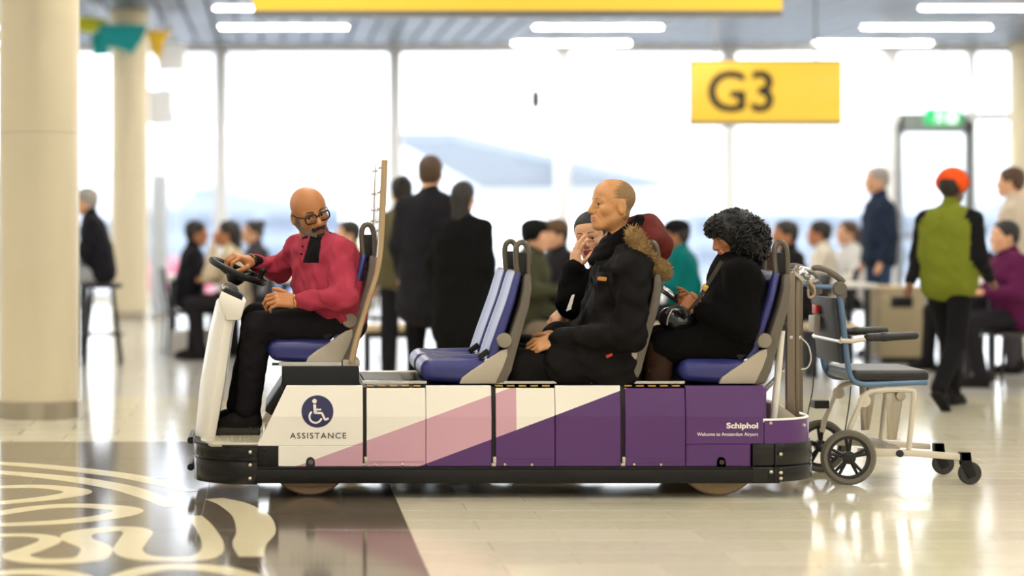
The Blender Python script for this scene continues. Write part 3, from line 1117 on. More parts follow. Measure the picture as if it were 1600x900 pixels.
fo = bumper(X_(402), X_(300), 'f')
zt, zm0, zm1, zb = Z_(697.5), Z_(722), Z_(717), Z_(757)
b = B().prism_z(fo(0.0), zm1, zt); b.prism_z(fo(0.010), zm0 - 0.001, zm1 + 0.001); b.prism_z(fo(0.0), zb, zm0)
fb = b.build('front_bumper', M_BUMPER, cart, bevel=0.006)
B().prism_z(fo(-0.006), zt - 0.004, zt + 0.005).build('bumper_lip', M_BLACK, fb, smooth=35)
for yy in (706, 726, 747):
    B().lathe((X_(391), -0.014, Z_(yy)), (0, -1, 0), [(0.0085, 0), (0.0085, 0.003), (0.004, 0.006)], 12).build('bolt', M_BOLT, fb)
for yy in (688, 730):
    yy0 = 0.34
    z_ = W(300, yy, yy0)[2]
    B().tube([(W(298, yy, yy0)[0], yy0, z_), (W(298, yy, yy0)[0], CW - yy0, z_)], 0.017, 14).build('bumper_roller', M_DKPLASTIC, fb, bevel=0)
ro = bumper(X_(1175), X_(1272, 0.2), 'r')
zt2, zb2 = Z_(693), Z_(753)
zm2 = Z_(727)
b = B().prism_z(ro(0.0), zm2, zt2); b.prism_z(ro(0.008), zm2 - 0.008, zm2 + 0.001); b.prism_z(ro(0.0), zb2, zm2 - 0.007)
rb_ = b.build('rear_bumper', M_BUMPER, cart, bevel=0.006)
for xx, yy in ((1219, 709), (1219, 738), (1204, 737), (1219, 747)):
    B().lathe((X_(xx), -0.014, Z_(yy)), (0, -1, 0), [(0.0085, 0), (0.0085, 0.003), (0.004, 0.006)], 12).build('bolt', M_BOLT, rb_)
B().box(X_(1211) - 0.002, X_(1211) + 0.002, -0.016, 0.0, zb2, zt2).build('bumper_seam', M_BLACK, rb_, smooth=None)

# deck with raised tread pattern
DZ = 0.262
deck = B().prism_z([(X_(448), 0.02), (X_(448), CW - 0.02), (X_(330), CW - 0.02), (X_(312), CW - 0.2), (X_(306), CW / 2), (X_(312), 0.2), (X_(330), 0.02)], DZ - 0.02, DZ)
dk = deck.build('deck', M_TREAD, cart, bevel=0.003)
tr = B()
for i in range(18):
    for j in range(26):
        x = X_(335) + i * 0.02; y = 0.06 + j * 0.036
        if x > X_(440): continue
        a = 0.7 if (i + j) % 2 else -0.7
        c_, s_ = math.cos(a), math.sin(a)
        R = np.array([[c_, -s_, 0], [s_, c_, 0], [0, 0, 1]])
        tr.obox((x, y, DZ + 0.001), R, (0.016, 0.005, 0.003))
o = tr.build('tread_bars', M_TREAD, dk, smooth=None); o['kind'] = 'stuff'

# wheels
wh0 = None
for (px, y) in ((484, 0.10), (1123, 0.10), (484, CW - 0.19), (1123, CW - 0.19)):
    c = np.array([X_(px, 0.1), y, 0.205])
    prof = [(0.06, 0.0), (0.07, -0.004), (0.12, -0.004), (0.125, 0.006), (0.14, 0.006), (0.145, 0), (0.165, -0.003), (0.168, 0.0), (0.195, 0.0), (0.205, 0.012), (0.205, 0.078), (0.195, 0.09), (0.06, 0.09)]
    if y > 0.5: prof = [(r_, 0.09 - h_) for r_, h_ in prof][::-1]
    w_ = B().lathe(c, (0, 1, 0), prof, 48).build('wheel', M_TYRECART, cart, smooth=40)
    B().lathe(c + np.array([0, -0.01 if y < 0.5 else 0.07, 0]), (0, 1, 0), [(0.02, -0.005), (0.055, 0), (0.055, 0.03)], 24).build('hub', M_GREYPLASTIC, w_)

# front console
Y0c, Y1c = 0.28, 0.76
def con(px, py, Y=Y0c): return W(px, py, Y)
secs = []
# rows of (py, x front-left, x edge between front and flank, x back)
rows = [(686, 303, 323, 336), (600, 311, 335, 351), (520, 325, 347, 362), (470, 337, 358, 372)]
v = []
for (py, xa, xe, xb) in rows:
    z = con(0, py)[2]
    xs_ = [con(xa, py)[0], con(xe, py)[0], con(xb, py)[0]]
    v += [(xs_[2], Y0c, z), (xs_[1], Y0c - 0.02, z), (xs_[0], Y0c + 0.14, z), (xs_[0], Y1c - 0.14, z), (xs_[1], Y1c + 0.02, z), (xs_[2], Y1c, z)]
f = []
for i in range(len(rows) - 1):
    for k in range(6):
        l = (k + 1) % 6
        f.append((6 * i + l, 6 * i + k, 6 * i + 6 + k, 6 * i + 6 + l))
f += [(0, 1, 2, 3, 4, 5), tuple(range(6 * len(rows) - 1, 6 * len(rows) - 7, -1))]
bmc = B().raw(v, f)
console = bmc.build('front_console', M_CARTWHITE, cart, bevel=0.006)
# wider head of the console
hd = B()
hz0, hz1 = con(0, 500)[2], con(0, 458)[2]
poly = [con(354, 500)[[0, 2]], con(376, 500)[[0, 2]], con(383, 476)[[0, 2]], con(379, 470)[[0, 2]], con(346, 455)[[0, 2]], con(341, 470)[[0, 2]]]
hd.prism([tuple(p) for p in poly], Y0c - 0.03, Y1c + 0.03)
hd.build('console_head', M_CARTWHITE, console, bevel=0.006)
pl = B().prism([tuple(con(px, py)[[0, 2]]) for px, py in ((347, 456), (378, 470), (379, 462), (370, 456), (352, 450))], Y0c + 0.02, Y1c - 0.02)
pl.build('instrument_panel', M_DKPLASTIC, console, bevel=0.006)
c = con(367, 468, 0.33)
B().lathe(c, (0.25, -0.1, 1), [(0.016, -0.02), (0.016, 0.016)], 18).build('switch_collar', mat('yellow_collar', (224, 178, 70), 0.4), console)
B().lathe(c, (0.25, -0.1, 1), [(0.013, 0.016), (0.02, 0.018), (0.02, 0.028), (0.014, 0.033)], 18).build('emergency_button', M_RED, console)
k = B()
for i in range(5):
    p0 = con(348 + 3 * i, 455 + i, 0.34 + 0.03 * i)
    k.tube(smooth_path([p0, p0 + np.array([-0.01, 0, 0.03]), p0 + np.array([0.02, 0.01, 0.045]), p0 + np.array([0.04, 0.02, 0.01])], 5), 0.004, 6)
k.build('ignition_keys', M_SILVER, console)

# steering wheel
sc_ = con(372, 424, 0.50)
nrm = unit([0.40, -0.05, 0.91])
ua = unit(np.cross(nrm, [0, 1, 0])); va = np.cross(nrm, ua)
R_ = 0.142
ring = [sc_ + R_ * (ua * math.cos(a) + va * math.sin(a) * 1.15) for a in np.linspace(0, 2 * math.pi, 49)[:-1]]
sw = B().tube(ring, 0.0165, 12, closed=True).build('steering_wheel', M_DKPLASTIC, cart)
s_ = B()
for a in (0.0, 2.1, 4.2):
    d_ = ua * math.cos(a) + va * math.sin(a) * 1.15
    s_.tube([sc_ - nrm * 0.03, sc_ - nrm * 0.02 + d_ * 0.06, sc_ + d_ * 0.138], [0.018, 0.016, 0.011], 8)
s_.build('spoke', M_DKPLASTIC, sw)
B().lathe(sc_ - nrm * 0.035, nrm, [(0.03, -0.03), (0.045, -0.01), (0.05, 0.012), (0.03, 0.02)], 24).build('hub', M_DKPLASTIC, sw)
kn = sc_ + R_ * (-ua * 0.80 - va * 0.30) * 1.0
B().lathe(kn, nrm, [(0.012, 0.0), (0.014, 0.03), (0.02, 0.05), (0.012, 0.062)], 16).build('spinner_knob', M_DKPLASTIC, sw)
B().tube([sc_ - nrm * 0.05, con(357, 478, 0.5)], [0.017, 0.02], 14).build('steering_column', M_SILVER, sw)

# driver seat box
ds = B().box(X_(441), X_(564), 0.2, 0.86, 0.28, Z_(572, 0.2))
o = ds.build('seat_box', M_DKPLASTIC, cart, bevel=0.01)
r_ = B().box(X_(436), X_(536), 0.22, 0.26, Z_(572, 0.2), Z_(566, 0.2)); r_.box(X_(436), X_(536), 0.8, 0.84, Z_(572, 0.2), Z_(566, 0.2))
r_.build('slide_rail', M_SILVER, o, smooth=None)
B().box(X_(538), X_(565), 0.21, 0.5, Z_(573, 0.2), Z_(563, 0.2)).build('lid', M_TAUPE, o, bevel=0.003)
B().tube([(X_(436), 0.21, Z_(569, 0.2)), (X_(425), 0.21, Z_(569, 0.2))], 0.007, 8).build('slide_lever', M_BLACK, o)
p_ = B().prism([tuple(W(px, py, 0.25)[[0, 2]]) for px, py in ((440, 600), (452, 600), (425, 648), (414, 641))], 0.2, 0.86)
p_.build('heel_board', M_DKPLASTIC, cart, bevel=0.004)

# ------------------------------------------------------------------ seats (one built, the rest copied)
SY = 0.055            # near side of the seat that is built first
def S2(px, py, Y=SY): return tuple(W(px, py, Y)[[0, 2]])


SWD = 0.44
def make_seat():
    root = B()
    br = [S2(*p) for p in ((718, 600), (722, 590), (735, 580), (757, 566), (770, 556), (782, 548), (793, 545), (793, 556), (786, 575), (774, 600))]
    root.prism(br, SY, SY + 0.035)
    seat = root.build('seat', M_TAUPE, cart, bevel=0.006)
    B().prism(br, SY + SWD - 0.035, SY + SWD).build('inner_bracket', M_TAUPE, seat, bevel=0.006)
    sh = [S2(*p) for p in ((780, 602), (790, 600), (800, 580), (806, 556), (816, 520), (828, 478), (832, 450), (830, 428), (820, 428), (818, 450), (812, 478), (800, 515), (790, 545), (782, 565), (772, 590), (770, 602))]
    B().prism(sh, SY + 0.004, SY + SWD - 0.004).build('back_shell', M_GREYPLASTIC, seat, bevel=0.012)
    # cushion: puffed by blending rounded boxes
    s = SDF(0.008)
    yc = SY + SWD / 2
    a = W(662, 0, SY)[0]; bq = W(770, 0, SY)[0]
    zt_, zb_ = W(0, 566, SY)[2], W(0, 600, SY)[2]
    cx_, hx = (a + bq) / 2, (bq - a) / 2
    th = -math.radians(4)
    Rr = np.array([[math.cos(th), 0, math.sin(th)], [0, 1, 0], [-math.sin(th), 0, math.cos(th)]])
    Rr = Rr.T
    s.bx((cx_, yc, (zt_ + zb_) / 2), (hx, SWD / 2 - 0.012, (zt_ - zb_) / 2), 0.04, Rr)
    for sy in (-1, 1):
        s.rc((a + 0.04, yc + sy * (SWD / 2 - 0.05), zt_ - 0.03), (bq, yc + sy * (SWD / 2 - 0.05), zt_ - 0.012), 0.035, 0.03, k=0.03)
    s.rc((a + 0.03, yc - SWD / 2 + 0.06, zt_ - 0.04), (a + 0.03, yc + SWD / 2 - 0.06, zt_ - 0.04), 0.042, 0.042, k=0.02)
    V, Fc, _m = s.mesh()
    mesh_obj('seat_cushion', V, Fc, M_SEATBLUE, seat, smooth=180)
    # backrest: padded shell with side bolsters, lofted up the slanting back
    path = smooth_path([W(px, py, SY) for px, py in ((766, 580), (776, 545), (788, 508), (800, 472), (810, 436), (814, 424))], 5)
    nv = len(path); nc = 40
    v, f = [], []
    for i, pt in enumerate(path):
        q = i / (nv - 1)
        tg = unit(path[min(i + 1, nv - 1)] - path[max(i - 1, 0)])
        nr = np.array([-tg[2], 0, tg[0]])
        if nr[0] > 0: nr = -nr                      # towards the sitter
        wd = (SWD / 2 - 0.012) * (1 - 0.16 * max(0, q - 0.55) ** 1.5 / 0.45 ** 1.5)
        thk = 0.030 * (1 - 0.35 * q) * (0.55 if i in (0, nv - 1) else 1)
        for k_ in range(nc):
            a_ = 2 * math.pi * k_ / nc
            ca, sa = math.cos(a_), math.sin(a_)
            uu = np.sign(ca) * abs(ca) ** 0.45; ww = np.sign(sa) * abs(sa) ** 0.7
            bol = 0.022 * max(0, (abs(uu) - 0.45) / 0.55) ** 1.5 * (1 - abs(uu) ** 14) * (1 - 0.5 * q)
            off = thk * ww + (bol if ww > 0 else 0) - 0.010 * (1 - uu * uu) * (1 if ww > 0 else 0)
            v.append(np.array([pt[0], yc + uu * wd, pt[2]]) + nr * off)
    for i in range(nv - 1):
        for k_ in range(nc):
            l = (k_ + 1) % nc
            f.append((i * nc + k_, i * nc + l, (i + 1) * nc + l, (i + 1) * nc + k_))
    f.append(tuple(range(nc - 1, -1, -1))); f.append(tuple((nv - 1) * nc + k_ for k_ in range(nc)))
    ob = mesh_obj('backrest', v, f, M_SEATBLUE, seat, smooth=60)
    bmm = bmesh.new(); bmm.from_mesh(ob.data); bmesh.ops.recalc_face_normals(bmm, faces=bmm.faces); bmm.to_mesh(ob.data); bmm.free()
    g = B()
    gp = [W(811, 440, SY), W(808, 400, SY), W(809, 386, SY), W(814, 379.5, SY), W(821, 380, SY), W(826, 388, SY), W(828, 405, SY), W(828, 440, SY)]
    for i, p in enumerate(gp): p[1] = SY + 0.05
    g.tube(smooth_path(gp, 5), 0.0135, 12)
    g.build('grip_handle', M_GRIP, seat)
    gi = B()
    gi.prism([S2(811, 395), S2(824, 395), S2(826, 432), S2(811, 432)], SY + 0.043, SY + 0.057)
    gi.build('grip_insert', M_DKPLASTIC, seat, bevel=0.003)
    kc = W(788, 532, SY)
    B().lathe((kc[0], SY + 0.01, kc[2]), (0, -1, 0), [(0.036, -0.01), (0.036, 0.016), (0.032, 0.024), (0.01, 0.027)], 28).build('recline_knob', M_KNOB, seat)
    bl = B()
    p0 = W(766, 564, SY); p0[1] = SY + 0.03
    bl.obox(p0 + np.array([-0.03, 0.0, 0.03]), np.array([[0.8, 0, -0.6], [0, 1, 0], [0.6, 0, 0.8]]), (0.06, 0.02, 0.028))
    bl.build('seat_belt_buckle', M_DKPLASTIC, seat, bevel=0.004)
    B().obox(p0 + np.array([-0.012, -0.012, -0.004]), np.array([[0.8, 0, -0.6], [0, 1, 0], [0.6, 0, 0.8]]), (0.022, 0.01, 0.03)).build('belt_tongue', M_SILVER, seat, bevel=0.002)
    return seat


seat0 = make_seat()
STEP = 203 / 330.0 * (10 + SY) / 10
FARY = 0.485
seats = [(0, FARY), (STEP, 0), (STEP, FARY), (2 * STEP, 0), (2 * STEP, FARY)]
for dx, dy in seats:
    copy_tree(seat0, cart, delta=(dx, dy, 0))
drv = copy_tree(seat0, cart, delta=(-236 / 330.0 * 1.02, 0.20, 0.085))
# folded arm rest by the first row, far side
B().tube(smooth_path([W(784, 495, 0.97), W(793, 460, 0.97), W(797, 430, 0.97), W(789, 432, 0.97), W(783, 465, 0.97)], 5), 0.014, 8).build('arm_rest', M_GREYPLASTIC, cart)

# ------------------------------------------------------------------ partition frame behind the driver
scr = None
for yy in (0.20, 0.86):
    path = [W(549, 566, 0.2), W(560, 520, 0.2), W(575, 470, 0.2), W(588, 430, 0.2), W(594, 395, 0.2), W(597, 340, 0.2), W(601, 250, 0.2)]
    for p in path: p[1] = yy
    o = B().tube(smooth_path(path, 6), 0.0155, 10).build('partition_post', M_TAN, cart)
    if scr is None: scr = o
for yy in (0.20, 0.86):
    for py in (262, 300, 327, 345, 360):
        c = W(597.5 - (py - 262) * 0.04, py, 0.2); c[1] = yy
        B().lathe(c, (-1, 0, 0), [(0.006, 0.0), (0.006, 0.014), (0.008, 0.014), (0.008, 0.019)], 8).build('bolt', M_BOLT, scr)
pane = B().prism([tuple(W(px, py, 0.2)[[0, 2]]) for px, py in ((597, 252), (599, 252), (596, 350), (590, 402), (588, 402), (593.5, 350))], 0.19, 0.87)
pane.build('partition_pane', mat('clear_white_plastic', (224, 230, 236), 0.15, coat=0.3), cart, smooth=None)

# ------------------------------------------------------------------ rear bin, posts, lever
bo = bumper(X_(1195), X_(1268, 0.2), 'b')
outer = bo(0.008); inner = bo(0.024)
z0, z1 = Z_(694), Z_(657)
n = len(outer)
v = [(x, y, z0) for x, y in outer] + [(x, y, z1) for x, y in outer] + [(x, y, z0) for x, y in inner] + [(x, y, z1) for x, y in inner]
f = []
for i in range(n - 1):
    f.append((i, i + 1, n + i + 1, n + i)); f.append((2 * n + i + 1, 2 * n + i, 3 * n + i, 3 * n + i + 1)); f.append((n + i, n + i + 1, 3 * n + i + 1, 3 * n + i))
rbm = B().raw(v, f)
rbin = rbm.build('rear_bin', M_PURPLE, cart)
rim = [np.array([(a[0] + c[0]) / 2, (a[1] + c[1]) / 2, z1]) for a, c in zip(outer, inner)]
B().tube(rim, 0.009, 8).build('bin_rim', M_CARTWHITE, rbin)
for xx, yy in ((1204, 661), (1256, 664)):
    B().lathe((X_(xx), -0.007, Z_(yy)), (0, -1, 0), [(0.007, -0.01), (0.007, 0.003), (0.003, 0.005)], 12).build('bolt', M_BOLT, rbin)
B().prism([tuple(W(px, py, 0.3)[[0, 2]]) for px, py in ((1196, 628), (1206, 626), (1245, 655), (1245, 680), (1196, 680))], 0.2, CW - 0.2).build('bin_liner', M_TAUPE, rbin, bevel=0.004)
B().box(X_(1190), X_(1199), 0.02, CW - 0.02, 0.2, Z_(606)).build('rear_wall', M_PURPLE, cart, bevel=0.003)

for (px, w_, y, ytop) in ((1236, 13, 0.22, 425), (1250, 10, 0.72, 414), (1246, 6, 0.28, 418)):
    a = W(px, ytop, y); b2 = W(px, 655, y)
    hw = w_ / 2 / 330 * (10 + y) / 10
    p = B().box(a[0] - hw, a[0] + hw, y, y + 0.04, b2[2] - 0.1, a[2])
    o = p.build('rear_post', M_POST, cart, bevel=0.004)
    if w_ > 8:
        B().lathe((a[0], y, W(0, 527, y)[2]), (0, -1, 0), [(0.009, 0), (0.009, 0.004), (0.004, 0.005)], 12).build('bolt', M_SILVER, o)
B().tube([W(1232, 572, 0.4), W(1192, 612, 0.4)], 0.013, 10).build('brace', M_SILVER, cart)
B().tube([W(1234, 432, 0.24), W(1262, 420, 0.6)], 0.01, 8).build('post_bar', M_SILVER, cart)
bc = B().tube([W(1228, 428, 0.24), W(1240, 426, 0.24), W(1258, 440, 0.3), W(1276, 438, 0.4)], 0.011, 8)
bc.ball(W(1266, 436, 0.32), 0.022); bc.ball(W(1258, 428, 0.30), 0.016)
bc.build('tow_clamp', M_SILVER, cart)
B().tube(smooth_path([W(1264, 440, 0.3), W(1272, 450, 0.3), W(1272, 462, 0.3), W(1264, 464, 0.3), W(1262, 452, 0.3)], 6), 0.006, 8).build('clamp_ring', M_TAN, cart)
lv = B().tube([W(1208, 660, 0.16), W(1215, 590, 0.16), W(1222, 517, 0.16)], [0.017, 0.017, 0.015], 12).build('lever', M_CARTWHITE, cart)
B().ball(W(1223, 508, 0.16), 0.022).build('lever_knob', M_BLACK, lv)
B().tube(smooth_path([W(1252, 528, 0.3), W(1263, 540, 0.3), W(1267, 560, 0.3), W(1262, 574, 0.3), W(1252, 577, 0.3)], 6), 0.004, 6).build('cable_loop', mat('white_cable', (210, 205, 195), 0.5), cart)

# ------------------------------------------------------------------ printed marks
def decal(V, Fc, name, m, lift, parent=cart):
    V = np.array(V, float)
    V[:, 1] = [ysurf(z) - lift for z in V[:, 2]]
    return mesh_obj(name, V, Fc, m, parent, smooth=None)


def disc(cx, cz, r, rings=6, n=48, r0=0.0, a0=0, a1=2 * math.pi):
    v, f = [], []
    full = abs(a1 - a0 - 2 * math.pi) < 1e-6
    nn = n if full else n + 1
    for i in range(rings + 1):
        rr = r0 + (r - r0) * i / rings
        for k in range(nn):
            a = a0 + (a1 - a0) * k / n
            v.append((cx + rr * math.cos(a), 0, cz + rr * math.sin(a)))
    for i in range(rings):
        for k in range(n):
            l = (k + 1) % nn
            f.append((i * nn + k, i * nn + l, (i + 1) * nn + l, (i + 1) * nn + k))
    f = [q[::-1] for q in f]
    f = [tuple(q) for q in f]
    return v, f


def quadstrip(pts, w, n=5):
    v, f = [], []
    P = []
    for i in range(len(pts) - 1):
        for k in range(n):
            P.append(np.array(pts[i]) + (np.array(pts[i + 1]) - np.array(pts[i])) * k / n)
    P.append(np.array(pts[-1], float))
    for i, p in enumerate(P):
        t = unit(P[min(i + 1, len(P) - 1)] - P[max(i - 1, 0)])
        nn = np.array([-t[1], t[0]]) * w / 2
        v += [(p[0] + nn[0], 0, p[1] + nn[1]), (p[0] - nn[0], 0, p[1] - nn[1])]
    for i in range(len(P) - 1):
        f.append((2 * i, 2 * i + 1, 2 * i + 3, 2 * i + 2))
    return v, f


cxs, czs = X_(496), Z_(643)
sy_ = decal(*disc(cxs, czs, 25 / 330), 'access_symbol', M_NAVY, 0.0012)
q = lambda px, py: (X_(px), Z_(py))
px_ = 1 / 330
sym = B()
vv, ff = disc(*q(491.5, 627), 3.6 * px_, 2, 20); sym.raw(vv, ff)
vv, ff = quadstrip([q(491.5, 632), q(492.5, 646)], 4.6 * px_); sym.raw(vv, ff)
vv, ff = quadstrip([q(493, 640), q(502, 640)], 2.6 * px_); sym.raw(vv, ff)
vv, ff = quadstrip([q(491, 645), q(503, 645.5), q(508, 656), q(513.5, 653.5)], 3.4 * px_); sym.raw(vv, ff)
vv, ff = disc(*q(493, 651), 11 * px_, 2, 40, r0=8 * px_, a0=math.radians(128), a1=math.radians(345)); sym.raw(vv, ff)
decal(sym.V, sym.F, 'wheelchair_figure', M_PRINTWHITE, 0.0024, sy_)


def lettering(name, body, px0, px1, py_base, py_cap, m, bold=0.0, spacing=1.0, lift=0.0015):
    V, Fc = text_mesh(body, 1.0, bold, 0.0, spacing)
    w = V[:, 0].max() - V[:, 0].min()
    h = text_mesh('A', 1.0, bold)[0][:, 1]
    sx = (X_(px1) - X_(px0)) / w
    sz = (Z_(py_cap) - Z_(py_base)) / (h.max() - h.min())
    out = np.stack([X_(px0) + (V[:, 0] - V[:, 0].min()) * sx, V[:, 0] * 0, Z_(py_base) + V[:, 1] * sz], 1)
    return decal(out, Fc, name, m, lift)


lettering('assistance_lettering', 'ASSISTANCE', 453, 541, 685, 676, M_GREYTEXT, bold=0.012, spacing=1.22)
lettering('airport_wordmark', 'Schiphol', 1135, 1184.5, 669, 660, M_PRINTWHITE, bold=0.035)
lettering('welcome_lettering', 'Welcome to Amsterdam Airport', 1089, 1184.5, 681, 675.5, M_PRINTWHITE, bold=0.01)

# ================================================================== transport chair towed behind
WN, WF = 0.54, 1.02
M_CHAIRBLUE = mat('steel_blue_frame', (92, 120, 150), 0.35, metal=0.2)
M_CHAIRWHITE = mat('off_white_frame', (216, 206, 186), 0.35, coat=0.2)
M_PADBLACK = mat('black_padding', (24, 24, 26), 0.4, bump=0.08, bscale=90)
M_BACKGREY = mat('charcoal_backrest', (58, 60, 66), 0.6, bump=0.1, bscale=120)
M_TYREGREY = mat('grey_tyre', (112, 106, 92), 0.7, bump=0.1)
wc = thing('transport_chair', 'blue framed transport wheelchair with black pads hooked behind the cart', 'wheelchair', (W(1390, 0, 0.75)[0], (WN + WF) / 2, 0))


def both(fn, name, m, sub=None, **kw):
    out = []
    for y in (WN, WF):
        b_ = B(); fn(b_, y)
        out.append(b_.build(name, m, wc, **kw))
    return out


def wp(px, py, y=WN):
    p = W(px, py, WN); p[1] = y; return p


def f1(b_, y):
    pts = smooth_path([wp(1309, 455, y), wp(1314, 475, y), wp(1319, 520, y), wp(1324, 565, y), wp(1330, 590, y), wp(1345, 600, y), wp(1375, 600, y), wp(1448, 597, y)], 5)
    b_.tube(pts, 0.0145, 10, sx=0.9)


frm = both(f1, 'side_frame', M_CHAIRBLUE)
def f1b(b_, y): b_.tube([wp(1273, 447, y), wp(1311, 449, y)], 0.0125, 10)
both(f1b, 'top_arm', M_CHAIRBLUE)
def f2(b_, y):
    b_.lathe(wp(1311, 451, y) - np.array([0, 0.022, 0]), (0, 1, 0), [(0.03, 0), (0.036, 0.006), (0.036, 0.04), (0.03, 0.046)], 24)
    b_.prism([tuple(wp(px, py)[[0, 2]]) for px, py in ((1303, 450), (1322, 450), (1322, 464), (1313, 466))], y - 0.018, y + 0.018)
both(f2, 'hinge_cap', M_GREYPLASTIC, bevel=0)
def f3(b_, y):
    b_.tube(smooth_path([wp(1268, 420, y), wp(1282, 419, y), wp(1300, 427, y), wp(1319, 441, y)], 5), [0.008] + [0.016] * 14 + [0.012], 10)
both(f3, 'push_grip', M_GREYPLASTIC)
def f4(b_, y): b_.tube([wp(1250, 418, y), wp(1292, 427, y)], 0.008, 8)
both(f4, 'push_rod', M_SILVER)
bp_ = B().prism([tuple(wp(px, py)[[0, 2]]) for px, py in ((1303, 466), (1311, 466), (1322, 568), (1313, 568))], WN + 0.02, WF - 0.02)
bk = bp_.build('backrest', M_BACKGREY, wc, bevel=0.004)
tb = B().box(wp(1305, 0)[0], wp(1310, 0)[0], WN + 0.1, WN + 0.16, wp(0, 482)[2], wp(0, 475)[2]); tb.build('back_label', M_PRINTWHITE, bk, smooth=None)
s = SDF(0.008)
a = wp(1330, 0)[0]; b2 = wp(1452, 0)[0]
zt_, zb_ = wp(0, 578)[2], wp(0, 597)[2]
s.bx(((a + b2) / 2, (WN + WF) / 2, (zt_ + zb_) / 2), ((b2 - a) / 2, (WF - WN) / 2 + 0.01, (zt_ - zb_) / 2), 0.022)
V, Fc, _m = s.mesh(); mesh_obj('seat_pad', V, Fc, M_PADBLACK, wc, smooth=180)
def f5(b_, y):
    b_.bx = None
for y in (WN - 0.02, WF + 0.02):
    s = SDF(0.007)
    s.rc(wp(1354, 527, y), wp(1380, 526, y), 0.020, 0.022, k=0.01).rc(wp(1380, 526, y), wp(1428, 524, y), 0.022, 0.02, k=0.01)
    V, Fc, _m = s.mesh()
    pad = mesh_obj('arm_pad', V, Fc, M_PADBLACK, wc, smooth=180)
    B().tube([wp(1312, 532, y), wp(1330, 533, y), wp(1352, 529, y)], 0.012, 10).build('arm_bracket', M_CHAIRWHITE, pad)
cb = B().tube([wp(1312, 533, WN - 0.02), wp(1312, 533, WF + 0.02)], 0.012, 10)
cb.tube([wp(1316, 528, WN), wp(1316, 528, WF)], 0.01, 10)
cb.build('cross_bar', M_SILVER, wc)
B().box(wp(1293, 0)[0], wp(1303, 0)[0], WN + 0.26, WN + 0.38, wp(0, 524)[2], wp(0, 497)[2]).build('control_box', M_TAUPE, wc, bevel=0.006)
B().box(wp(1297, 0)[0], wp(1304, 0)[0], WN + 0.28, WN + 0.36, wp(0, 494)[2], wp(0, 480)[2]).build('tail_lamp', M_RED, wc, bevel=0.004)
def f6(b_, y):
    b_.tube(smooth_path([wp(1420, 702, y), wp(1424, 660, y), wp(1428, 618, y), wp(1423, 610, y), wp(1400, 609, y), wp(1365, 611, y), wp(1349, 620, y), wp(1340, 640, y), wp(1328, 668, y), wp(1324, 690, y)], 4), 0.0135, 10)
both(f6, 'under_frame', M_CHAIRWHITE)
def f7(b_, y):
    pts = [(0.032 * math.cos(a) , 0.032 * math.sin(a)) for a in np.linspace(0, 2 * math.pi, 18)[:-1]]
    c_ = wp(1350, 626, y)
    b_.prism([(c_[0] + x, c_[2] + z) for x, z in pts], y - 0.006, y + 0.006)
both(f7, 'gusset_plate', M_CHAIRWHITE, bevel=0.002)
def f8(b_, y):
    b_.prism([tuple(wp(px, py)[[0, 2]]) for px, py in ((1386, 613), (1396, 613), (1398, 688), (1389, 688))], y + 0.02, y + 0.03)
    b_.prism([tuple(wp(px, py)[[0, 2]]) for px, py in ((1398, 613), (1416, 613), (1404, 688), (1396, 688))], y + 0.035, y + 0.045)
    b_.lathe(wp(1409, 619, y) + np.array([0, 0.01, 0]), (0, 1, 0), [(0.024, 0), (0.024, 0.03)], 16)
both(f8, 'lift_strut', M_STEEL, bevel=0.003)
B().tube([wp(1401, 640, WN + 0.06), wp(1401, 665, WN + 0.06)], 0.014, 10).build('gas_spring', mat('blue_spring', (60, 90, 150), 0.4), wc)
def f9(b_, y):
    b_.prism([tuple(wp(px, py)[[0, 2]]) for px, py in ((1340, 700), (1420, 702), (1500, 709), (1500, 719), (1420, 713), (1340, 712))], y - 0.014, y + 0.014)
both(f9, 'base_rail', M_CHAIRWHITE, bevel=0.006)
B().lathe(wp(1404, 708, WN) - np.array([0, 0.02, 0]), (0, -1, 0), [(0.018, -0.01), (0.018, 0.008), (0.008, 0.01)], 16).build('base_cap', M_BLACK, wc)
fp = B().box(wp(1360, 0)[0], wp(1408, 0)[0], WN + 0.02, WF - 0.02, wp(0, 703)[2], wp(0, 699)[2])
for i in range(8):
    x = wp(1362 + i * 6, 0)[0]; fp.box(x, x + 0.006, WN + 0.03, WF - 0.03, wp(0, 699)[2], wp(0, 697.5)[2])
fp.build('foot_plate', M_STEEL, wc, bevel=0)
B().box(wp(1300, 0)[0], wp(1324, 0)[0], WF - 0.14, WF - 0.05, wp(0, 648)[2], wp(0, 635)[2]).build('battery_box', M_BLACK, wc, bevel=0.004)
B().tube(smooth_path([wp(1306, 580, WF - 0.05), wp(1304, 620, WF - 0.05), wp(1296, 660, WF - 0.05), wp(1292, 690, WF - 0.1)], 5), 0.003, 6).build('brake_cable', M_BLACK, wc)
B().tube(smooth_path([wp(1334, 605, WN + 0.05), wp(1330, 640, WN + 0.05), wp(1322, 680, WN + 0.03)], 5), 0.003, 6).build('brake_cable', M_BLACK, wc)
